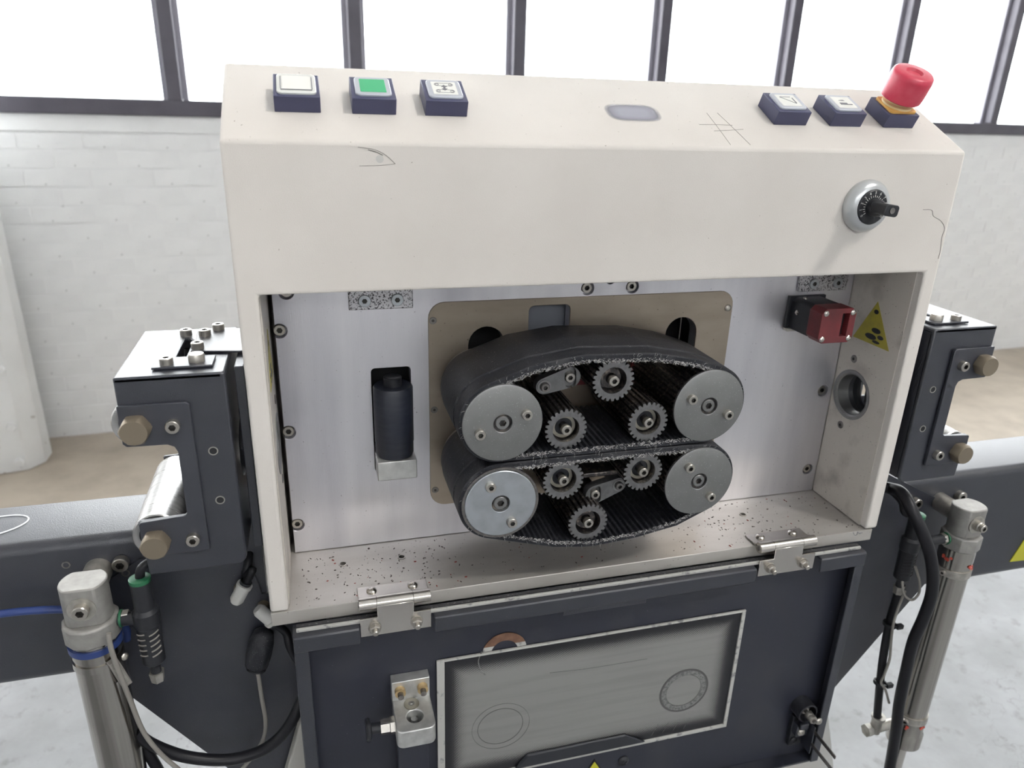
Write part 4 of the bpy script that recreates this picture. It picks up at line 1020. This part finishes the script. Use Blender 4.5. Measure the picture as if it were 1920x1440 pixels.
# ================================================================== roller brackets either side
def bracket(mir, label, tone):
    def X(x): return W - x if mir else x
    def bx(b, x0, x1, *r):
        return box(b, min(X(x0), X(x1)), max(X(x0), X(x1)), *r)
    def pl(pts): return [(X(x), z) for x, z in pts]
    t = thing('roller_bracket', (X(-0.048), 0.055, 0.05), label, 'roller bracket', 'roller brackets')
    cp = [(-0.0838, 0.1880), (-0.0400, 0.1880), (-0.0380, 0.1862), (-0.0372, 0.0680), (-0.0826, 0.0680), (-0.0826, 0.0955), (-0.0815, 0.0968), (-0.0515, 0.0990), (-0.0496, 0.1010), (-0.0495, 0.1505), (-0.0512, 0.1548), (-0.0556, 0.1569), (-0.0815, 0.1575), (-0.0838, 0.1598)]
    hp = [(-0.0838, 0.2070), (-0.0130, 0.2070), (-0.0130, 0.0545), (-0.0175, 0.0500), (-0.0820, 0.0500), (-0.0838, 0.0960), (-0.0480, 0.0975), (-0.0470, 0.1560), (-0.0560, 0.1600), (-0.0838, 0.1600)]
    obj('front_cheek', prism(BM(), pl(hp), 'Y', 0.0, 0.004), 'char', t, bevel=0.0012)
    obj('rear_cheek', prism(BM(), pl(hp), 'Y', 0.108, 0.112), 'char', t, bevel=0.0012)
    tp = [(-0.0838, 0.0), (-0.0150, 0.0), (-0.0130, 0.002), (-0.0130, 0.112), (-0.0838, 0.112)]
    bt = prism(BM(), [(X(x), y) for x, y in tp], 'Z', 0.2032, 0.2074)
    c = BM(); prism(c, [(X(x), y) for x, y in ((-0.0500, 0.040), (-0.0430, 0.040), (-0.0430, 0.080), (-0.0470, 0.088), (-0.0500, 0.086))], 'Z', 0.19, 0.22)
    obj('top_plate', cut(bt, c), 'char', t, bevel=0.0012)
    b = BM(); bx(b, -0.0170, -0.0130, 0.004, 0.108, 0.054, 0.2032)
    c = BM(); cyl(c, (X(-0.03), 0.0555, 0.124), (X(0.01), 0.0555, 0.124), 0.0235, n=40); obj('side_web', cut(b, c), 'char', t)
    for y in (0.0400, 0.0710):
        b = BM(); cyl(b, (X(-0.0260), y, 0.0560), (X(-0.0260), y, 0.2030), 0.0065, n=24); obj('guide_pin', b, 'rollm', t)
    obj('roller_plate', prism(BM(), pl(cp), 'Y', -0.0032, -0.0002), 'charlite', t, bevel=0.0004, seg=1)
    b = BM(); bx(b, -0.0615, -0.0215, 0.0110, 0.0330, 0.2078, 0.2096); obj('adjuster_plate', b, 'charlite', t, bevel=0.0004, seg=1)
    b = BM(); prism(b, [(X(x), y) for x, y in ((-0.0405, 0.046), (-0.0060, 0.040), (-0.0020, 0.041), (-0.0020, 0.1020), (-0.0420, 0.1020), (-0.0405, 0.080))], 'Z', 0.2078, 0.2094)
    cyl_pts = [(-0.0020, 0.2094)]
    obj('flap_plate', b, 'char', t, bevel=0.0006)
    b = BM(); bx(b, -0.0080, -0.0015, 0.014, 0.100, 0.055, 0.2060)
    c = BM(); cyl(c, (X(-0.03), 0.0555, 0.124), (X(0.01), 0.0555, 0.124), 0.0235, n=40); obj('flange_plate', cut(b, c), 'char', t, bevel=0.0006)
    for x, y, z in ((-0.0525, 0.018, 0.2096), (-0.0500, 0.0950, 0.2074), (-0.0346, 0.0850, 0.2094), (-0.0260, 0.1000, 0.2094), (-0.0361, 0.0520, 0.2094)):
        screw(t, (X(x), y, z), (0, 0, 1), 0.0046, 'socket', 'bolt')
    screw(t, (X(-0.0330), 0.0210, 0.2096), (0, 0, 1), 0.0060, 'hex', 'bolt')
    for x, z in ((-0.0500, 0.1715), (-0.0478, 0.0795)): screw(t, (X(x), -0.0032, z), FRONT, 0.0048, 'socket', 'bolt')
    for x, z in ((-0.0735, 0.1715), (-0.0730, 0.0800)):
        screw(t, (X(x), -0.0032, z), FRONT, 0.0104, 'hex', 'bronze', spin=0.0)
        r_ = BM(); lathe(r_, ((0.0125, 0.0065), (0.0150, 0.0050), (0.0170, 0.0050), (0.0178, 0.0060), (0.0178, 0.1040), (0.0165, 0.1050), (0.0, 0.1050)), (X(x), 0, z), (0, 1, 0), 48)
        ro = obj('guide_roller', r_, 'rollm', t)
        e = BM(); ring(e, (X(x), 0.0042, z), (0, 1, 0), 0.0105, 0.0045, 0.004, 32); obj('roller_bearing', e, 'steel', ro)
        e = BM(); ring(e, (X(x), 0.0062, z), (0, 1, 0), 0.0150, 0.0100, 0.001, 32); obj('roller_end', e, 'plastic', ro)
    for x, z in ((-0.0268, 0.1478), (-0.0264, 0.1075)):
        h = BM(); ring(h, (X(x), -0.0004, z), (0, 1, 0), 0.0034, 0.0026, 0.0008, 18); obj('tapped_hole', h, 'nickel', t)
        h = BM(); cyl(h, (X(x), -0.0002, z), (X(x), 0.0002, z), 0.0026, n=16); obj('hole_shade_disc', h, 'black', t)  # flat black disc stands in for shade inside the tapped hole
    return t
bracket(False, 'charcoal roller bracket on the left side of the cream housing', 0)
bracket(True, 'charcoal roller bracket on the right side of the cream housing', 1)

# ================================================================== pneumatic cylinders
def cylinder(mir, dz, label):
    cx = (0.7075 if mir else -0.1310); cy = 0.012; pz = 0.0285 + dz; s = -1 if mir else 1      # s: which way the port faces
    t = thing('pneumatic_cylinder', (cx, cy, pz - 0.36), label, 'pneumatic cylinder', 'pneumatic cylinders')
    # clevis head: round bar with two flats
    prof = []
    for k in range(48):
        a = 2 * PI * k / 48; x, y = 0.0165 * math.cos(a), 0.0165 * math.sin(a); prof.append((cx + x, cy + max(-0.0132, min(0.0132, y))))
    obj('clevis_head', prism(BM(), prof, 'Z', pz - 0.0165, pz + 0.0165), 'capalu', t, bevel=0.0012)
    b = BM(); lathe(b, ((0.0185, -0.0335), (0.0200, -0.0325), (0.0200, -0.0175), (0.0180, -0.0160), (0.0, -0.0160)), (cx, cy, pz), (0, 0, 1), 8 if mir else 12); obj('end_cap', b, 'capalu', t, bevel=0.0008)
    b = BM(); cyl(b, (cx, cy + 0.0132, pz), (cx, 0.0500, pz), 0.0105, n=28); obj('pivot_pin', b, 'nickel', t)
    b = BM(); ring(b, (cx, cy - 0.0132, pz), FRONT, 0.0098, 0.0055, 0.0008, 32); obj('pin_bush', b, 'nickel', t)
    screw(t, (cx, cy - 0.0132, pz), FRONT, 0.0058 if mir else 0.0058, 'socket', 'bolt')
    if mir:
        b = BM(); cyl(b, (cx, cy - 0.0132, pz), (cx, cy - 0.021, pz), 0.0048, n=18); obj('pin_end', b, 'bolt', t); screw(t, (cx, cy - 0.0185, pz), FRONT, 0.0044, 'socket', 'bolt')
    zb = pz - 0.2900
    b = BM(); lathe(b, ((0.0172, zb), (0.0172, pz - 0.0480), (0.0176, pz - 0.0478), (0.0176, pz - 0.0335), (0.0, pz - 0.0335)), (cx, cy, 0), (0, 0, 1), 48); bar = obj('barrel', b, 'barrel', t)
    b = BM(); lathe(b, ((0.0172, zb - 0.022), (0.0192, zb - 0.020), (0.0192, zb - 0.003), (0.0176, zb), (0.0176, zb + 0.026), (0.0170, zb + 0.0265)), (cx, cy, 0), (0, 0, 1), 40); obj('lower_cap', b, 'barrel', t)
    b = BM(); cyl(b, (cx, cy, zb - 0.28), (cx, cy, zb - 0.02), 0.0075, n=24); obj('piston_rod', b, 'chrome', t)
    # flow-control valve with silencer
    vx = cx + s * 0.0395; vy = cy - (0.002 if mir else 0.004); vz = pz
    if mir: vx = at(1704, 1030, Y=vy).x
    b = BM(); cyl(b, (cx + s * 0.017, cy, pz - 0.022), (vx, vy, pz - 0.022), 0.0052, n=18); obj('valve_arm', b, 'plastic', t)
    b = BM(); ring(b, (cx + s * 0.0200, cy, pz - 0.022), (s, 0, 0), 0.0068, 0.003, 0.0016, 20); obj('port_ring', b, 'greenring', t)
    b = BM(); cyl(b, (cx + s * 0.0218, cy, pz - 0.022), (cx + s * 0.0262, cy, pz - 0.022), 0.0062, n=6); obj('port_nut', b, 'nickel', t)
    b = BM(); lathe(b, ((0.0070, -0.0640), (0.0085, -0.0620), (0.0088, -0.0280), (0.0096, -0.0270), (0.0096, -0.0150), (0.0074, -0.0120), (0.0074, 0.0120), (0.0, 0.0120)), (vx, vy, vz), (0, 0, 1), 28)
    vb = obj('valve_body', b, 'plastic', t)
    b = BM(); lathe(b, ((0.0062, 0.0118), (0.0078, 0.0122), (0.0078, 0.0150), (0.0058, 0.0160), (0.0, 0.0160)), (vx, vy, vz), (0, 0, 1), 24); obj('release_ring', b, 'greenring', vb)
    for k in range(7 if mir else 5):
        z = vz - 0.0330 - k * (0.0038 if mir else 0.0050)
        r_ = BM(); 
        for a0 in (-150, -80):
            P = [Vector((vx + 0.0089 * math.cos(math.radians(a0 + q * 10)), vy + 0.0089 * math.sin(math.radians(a0 + q * 10)), z + 0.0004 * q)) for q in range(6)]
            tube(r_, P, 0.0006, 5, 1)
        obj('silencer_slot', r_, 'cableg' if not mir else 'black', vb)
    b = BM(); cyl(b, (vx, vy, vz - 0.0640), (vx, vy, vz - 0.0740), 0.0040, n=16); obj('throttle_stem', b, 'plastic', vb)
    b = BM(); cyl(b, (vx, vy, vz - 0.0740), (vx, vy, vz - 0.0830), 0.0060, 0.0050, n=6); obj('throttle_screw', b, 'nickel', vb)
    return t, cx, cy, pz, zb, vx, vy
cl = cylinder(False, 0.0, 'stainless pneumatic cylinder with a blue band, at the left edge')
cr = cylinder(True, -0.0405, 'stainless pneumatic cylinder with red paint marks, on the right')
# blue band and sensor on the left one
t, cx, cy, pz, zb, vx, vy = cl
b = BM(); ring(b, (cx, cy, pz - 0.0415), (0, 0, 1), 0.0190, 0.0172, 0.0050, 40); obj('blue_band', b, 'blue', t)
b = BM(); ring(b, (cx, cy, pz - 0.0570), (0, 0, 1), 0.0182, 0.0172, 0.0060, 40); obj('steel_band', b, 'barrel', t)
ms = Matrix.Translation((cx + 0.0165, cy - 0.0150, pz - 0.0600)) @ Matrix.Rotation(math.radians(35), 4, 'Z') @ Matrix.Rotation(math.radians(-14), 4, 'Y')
b = BM(); box(b, -0.0036, 0.0036, -0.0030, 0.0030, -0.0150, 0.0130, ms); se = obj('position_sensor', b, 'cableg', t, bevel=0.0006)
b = BM(); box(b, -0.0022, 0.0022, -0.0036, -0.0028, -0.010, 0.008, ms); obj('sensor_face', b, 'nickel', se)
screw(t, (cx + 0.021, cy - 0.0105, pz - 0.0500), (0.7, -0.6, 0.1), 0.0030, 'pan', 'bolt')
# red paint, band and lower elbow on the right one
t, cx, cy, pz, zb, vx, vy = cr
b = BM(); ring(b, (cx, cy, pz - 0.0660), (0, 0, 1), 0.0186, 0.0172, 0.0085, 40); obj('steel_band', b, 'nickel', t)
b = BM(); ring(b, (cx, cy, zb + 0.0180), (0, 0, 1), 0.0188, 0.0172, 0.0090, 40); obj('steel_band', b, 'nickel', t)
def daub(ang, z, n, seed):
    R = random.Random(seed); b = BM()
    for _ in range(n):
        a = math.radians(ang + R.uniform(-14, 14)); zz = z + R.uniform(-0.0025, 0.0025)
        p = Vector((cx + 0.0180 * math.cos(a), cy + 0.0180 * math.sin(a), zz)); ax = Vector((math.cos(a), math.sin(a), 0))
        lathe(b, ((R.uniform(0.0010, 0.0022), 0), (0.0008, 0.0005), (0, 0.0006)), p, ax, 8)
    obj('red_paint_mark', b, 'redpaint', t)
daub(-72, pz - 0.0520, 9, 1); daub(-165, pz - 0.0450, 8, 2); daub(-75, zb + 0.013, 6, 3); daub(-150, zb + 0.012, 7, 4)
screw(t, (cx - 0.0180, cy - 0.0060, pz - 0.0615), (-0.9, -0.4, 0), 0.0030, 'socket', 'bolt')
screw(t, (cx - 0.0165, cy - 0.0100, zb + 0.0225), (-0.8, -0.6, 0), 0.0036, 'socket', 'bolt')
pe = at(1640, 1366, Y=cy - 0.004)
b = BM(); cyl(b, (pe.x - 0.007, pe.y, pe.z), (cx - 0.016, cy, pe.z - 0.002), 0.0060, n=18); cyl(b, (pe.x, pe.y, pe.z - 0.004), (pe.x + 0.001, pe.y, pe.z + 0.017), 0.0062, n=18); obj('elbow_fitting', b, 'nickel', t)
b = BM(); cyl(b, (pe.x - 0.006, pe.y, pe.z), (pe.x - 0.013, pe.y, pe.z), 0.0075, n=6); obj('elbow_nut', b, 'nickel', t)
ring_z = BM(); ring(ring_z, (pe.x + 0.001, pe.y, pe.z + 0.016), (0, 0, 1), 0.0078, 0.004, 0.003, 20); obj('elbow_collar', ring_z, 'nickel', t)

# ================================================================== cables, hoses, fittings
def cable(name, pts, r, mat, label, cat, group=None, n=10):
    return tag(obj(name, tube(BM(), pts, r, n, 8), mat, angle=60), label, cat, group)
t, cx, cy, pz, zb, vx, vy = cl
cable('air_hose', [(vx, vy, pz + 0.014), (vx + 0.004, vy + 0.002, pz + 0.024), (-0.066, 0.022, 0.0585), (-0.047, 0.040, 0.075), (-0.045, 0.075, 0.120), (-0.052, 0.095, 0.160), (-0.050, 0.098, 0.195)], 0.0036, 'cable', 'black air hose rising from the green ring of the left valve', 'hose')
cable('blue_hose', path([(-60, 1160), (0, 1151), (60, 1145), (128, 1143), (180, 1150), (232, 1175), (238, 1200)], 0.036), 0.0032, 'blue', 'blue air hose running along the left arm', 'hose')
cable('black_hose', path([(255, 1374), (285, 1396), (345, 1418), (420, 1425), (480, 1412), (522, 1385), (550, 1347), (575, 1290, 0.02)], 0.012), 0.0050, 'cable', 'thick black hose sagging between the left cylinder and the door', 'hose', n=14)
cable('second_hose', path([(262, 1382, 0.02), (280, 1415, 0.02), (300, 1450, 0.02), (318, 1490, 0.02)], 0.02), 0.0045, 'cable', 'short black hose dropping behind the left cylinder', 'hose')
cable('sensor_cable', path([(204, 1187, -0.008), (208, 1215, -0.010), (224, 1262, -0.008), (244, 1312, -0.004), (268, 1370, 0.0), (300, 1412, 0.002), (350, 1455, 0.002)], 0), 0.0019, 'cableg', 'thin grey sensor cable hanging from the blue-banded cylinder', 'cable')
cable('grey_cable', path([(478, 1238, 0.036), (485, 1270, 0.034), (491, 1310, 0.032), (498, 1352, 0.030), (494, 1385, 0.030), (476, 1415, 0.032), (448, 1450, 0.034)], 0), 0.0019, 'cableg', 'grey cable hanging from the black rubber boot', 'cable')
# rubber boot and two push-in elbows on the web plate
pb = at(488, 1215, Y=0.036)
bt = thing('cable_boot', (pb.x, 0.0475, pb.z), 'black rubber cable boot on the web plate near the door corner', 'cable boot')
b = BM(); lathe(b, ((0.0060, -0.020), (0.0098, -0.0165), (0.0108, -0.006), (0.0105, 0.006), (0.0085, 0.015), (0.0040, 0.018), (0.0, 0.0185)), (pb.x, pb.y, pb.z), (0.28, 0.12, 1), 28); obj('boot_shell', b, 'rubber', bt, angle=60)
b = BM(); ring(b, (pb.x - 0.0050, pb.y - 0.0022, pb.z - 0.0195), (0.28, 0.12, 1), 0.0085, 0.0062, 0.0020, 24); obj('boot_lip', b, 'plastic', bt)
def elbow(px, py, axis, axis2, label):
    p = at(px, py, Y=0.036)
    e = thing('push_in_elbow', (p.x, 0.0475, p.z), label, 'hose fitting', 'push-in elbow fittings')
    a = Vector(axis).normalized()
    b = BM(); cyl(b, p, (p.x, 0.0475, p.z), 0.0050, n=18); obj('threaded_shank', b, 'bronze', e)
    b = BM(); lathe(b, ((0.0, -0.0075), (0.0042, -0.0070), (0.0058, -0.004), (0.0058, 0.009), (0.0066, 0.0092), (0.0066, 0.0122), (0.0048, 0.0126), (0.0, 0.0126)), p, a, 22); obj('elbow_body', b, 'ped', e, angle=50)
    b = BM(); lathe(b, ((0.0050, 0.0126), (0.0050, 0.0150), (0.0036, 0.0152)), p, a, 20); obj('release_collar', b, 'plastic', e)
    q = p + a * 0.0152
    return q, a
q, a = elbow(448, 1117, (0.55, 0.0, 1), None, 'pale elbow fitting on the web plate right under the left bracket')
cable('elbow_hose', [q, q + a * 0.012, at(461, 1078, Y=0.04), at(466, 1052, Y=0.045), at(470, 1020, Y=0.06)], 0.0034, 'cable', 'black hose coming down into the elbow fitting under the left bracket', 'hose')
q, a = elbow(493, 1150, (0.75, -0.05, -1), None, 'pale elbow fitting on the web plate beside the housing corner')
cable('elbow_hose', [q, q + a * 0.014, at(545, 1215, Y=0.03), at(570, 1260, Y=0.03)], 0.0036, 'cable', 'dark hose running from the elbow fitting down behind the door', 'hose')
# right-hand side
t, cx, cy, pz, zb, vx, vy = cr
cable('main_cable', path([(1640, 912, 0.035), (1668, 915, 0.03), (1692, 925, 0.012), (1712, 962, -0.006), (1735, 1012, -0.016), (1748, 1062, -0.020), (1747, 1112, -0.020), (1732, 1158, -0.018), (1712, 1204, -0.016), (1698, 1262, -0.014), (1686, 1320, -0.014), (1680, 1370, -0.014), (1668, 1440, -0.012), (1655, 1500, -0.01)], 0), 0.0060, 'cable', 'thick black cable curving down in front of the right cylinder', 'cable', n=14)
cable('air_hose', [(vx, vy, pz + 0.014), at(1697, 962, Y=0.012), at(1690, 940, Y=0.02), at(1672, 922, Y=0.03), at(1650, 915, Y=0.04)], 0.0036, 'cable', 'black air hose rising from the green ring of the right valve', 'hose')
ph = cable('drop_hose', path([(1690, 1095, 0.012), (1680, 1125, 0.010), (1667, 1172, 0.008), (1657, 1225, 0.008), (1650, 1280, 0.008), (1644, 1348, 0.008)], 0), 0.0044, 'cable', 'straight black hose dropping to the elbow at the foot of the right cylinder', 'hose')
cable('thin_wire', path([(1716, 1062, -0.008), (1724, 1090, -0.010), (1723, 1112, -0.010), (1710, 1125, -0.008), (1696, 1116, -0.004), (1692, 1098, 0.0), (1692, 1090, 0.004)], 0), 0.0013, 'cableg', 'thin grey wire looping beside the silencer of the right valve', 'wire')
cable('thin_wire', path([(1697, 1108, 0.002), (1684, 1140, 0.0), (1675, 1170, 0.0), (1671, 1200, 0.0), (1668, 1235, 0.0), (1658, 1265, 0.0), (1652, 1280, 0.0), (1660, 1293, 0.0), (1667, 1318, -0.002)], 0), 0.0014, 'cableg', 'thin grey wire tied along the straight hose on the right', 'wire')
for px, py, lab in ((1668, 1170, 'black cable tie at the upper end of the straight hose'), (1650, 1280, 'black cable tie at the lower end of the straight hose')):
    p = at(px, py, Y=0.007); tt = thing('cable_tie', p, lab, 'cable tie', 'cable ties')
    b = BM(); ring(b, p - Vector((0, 0, 0.0015)), (0.1, 0, 1), 0.0072, 0.0056, 0.0030, 20); obj('tie_band', b, 'plastic', tt)
    b = BM(); box(b, p.x + 0.004, p.x + 0.012, p.y - 0.008, p.y - 0.003, p.z - 0.003, p.z + 0.002); obj('tie_lock', b, 'plastic', tt, bevel=0.0006)
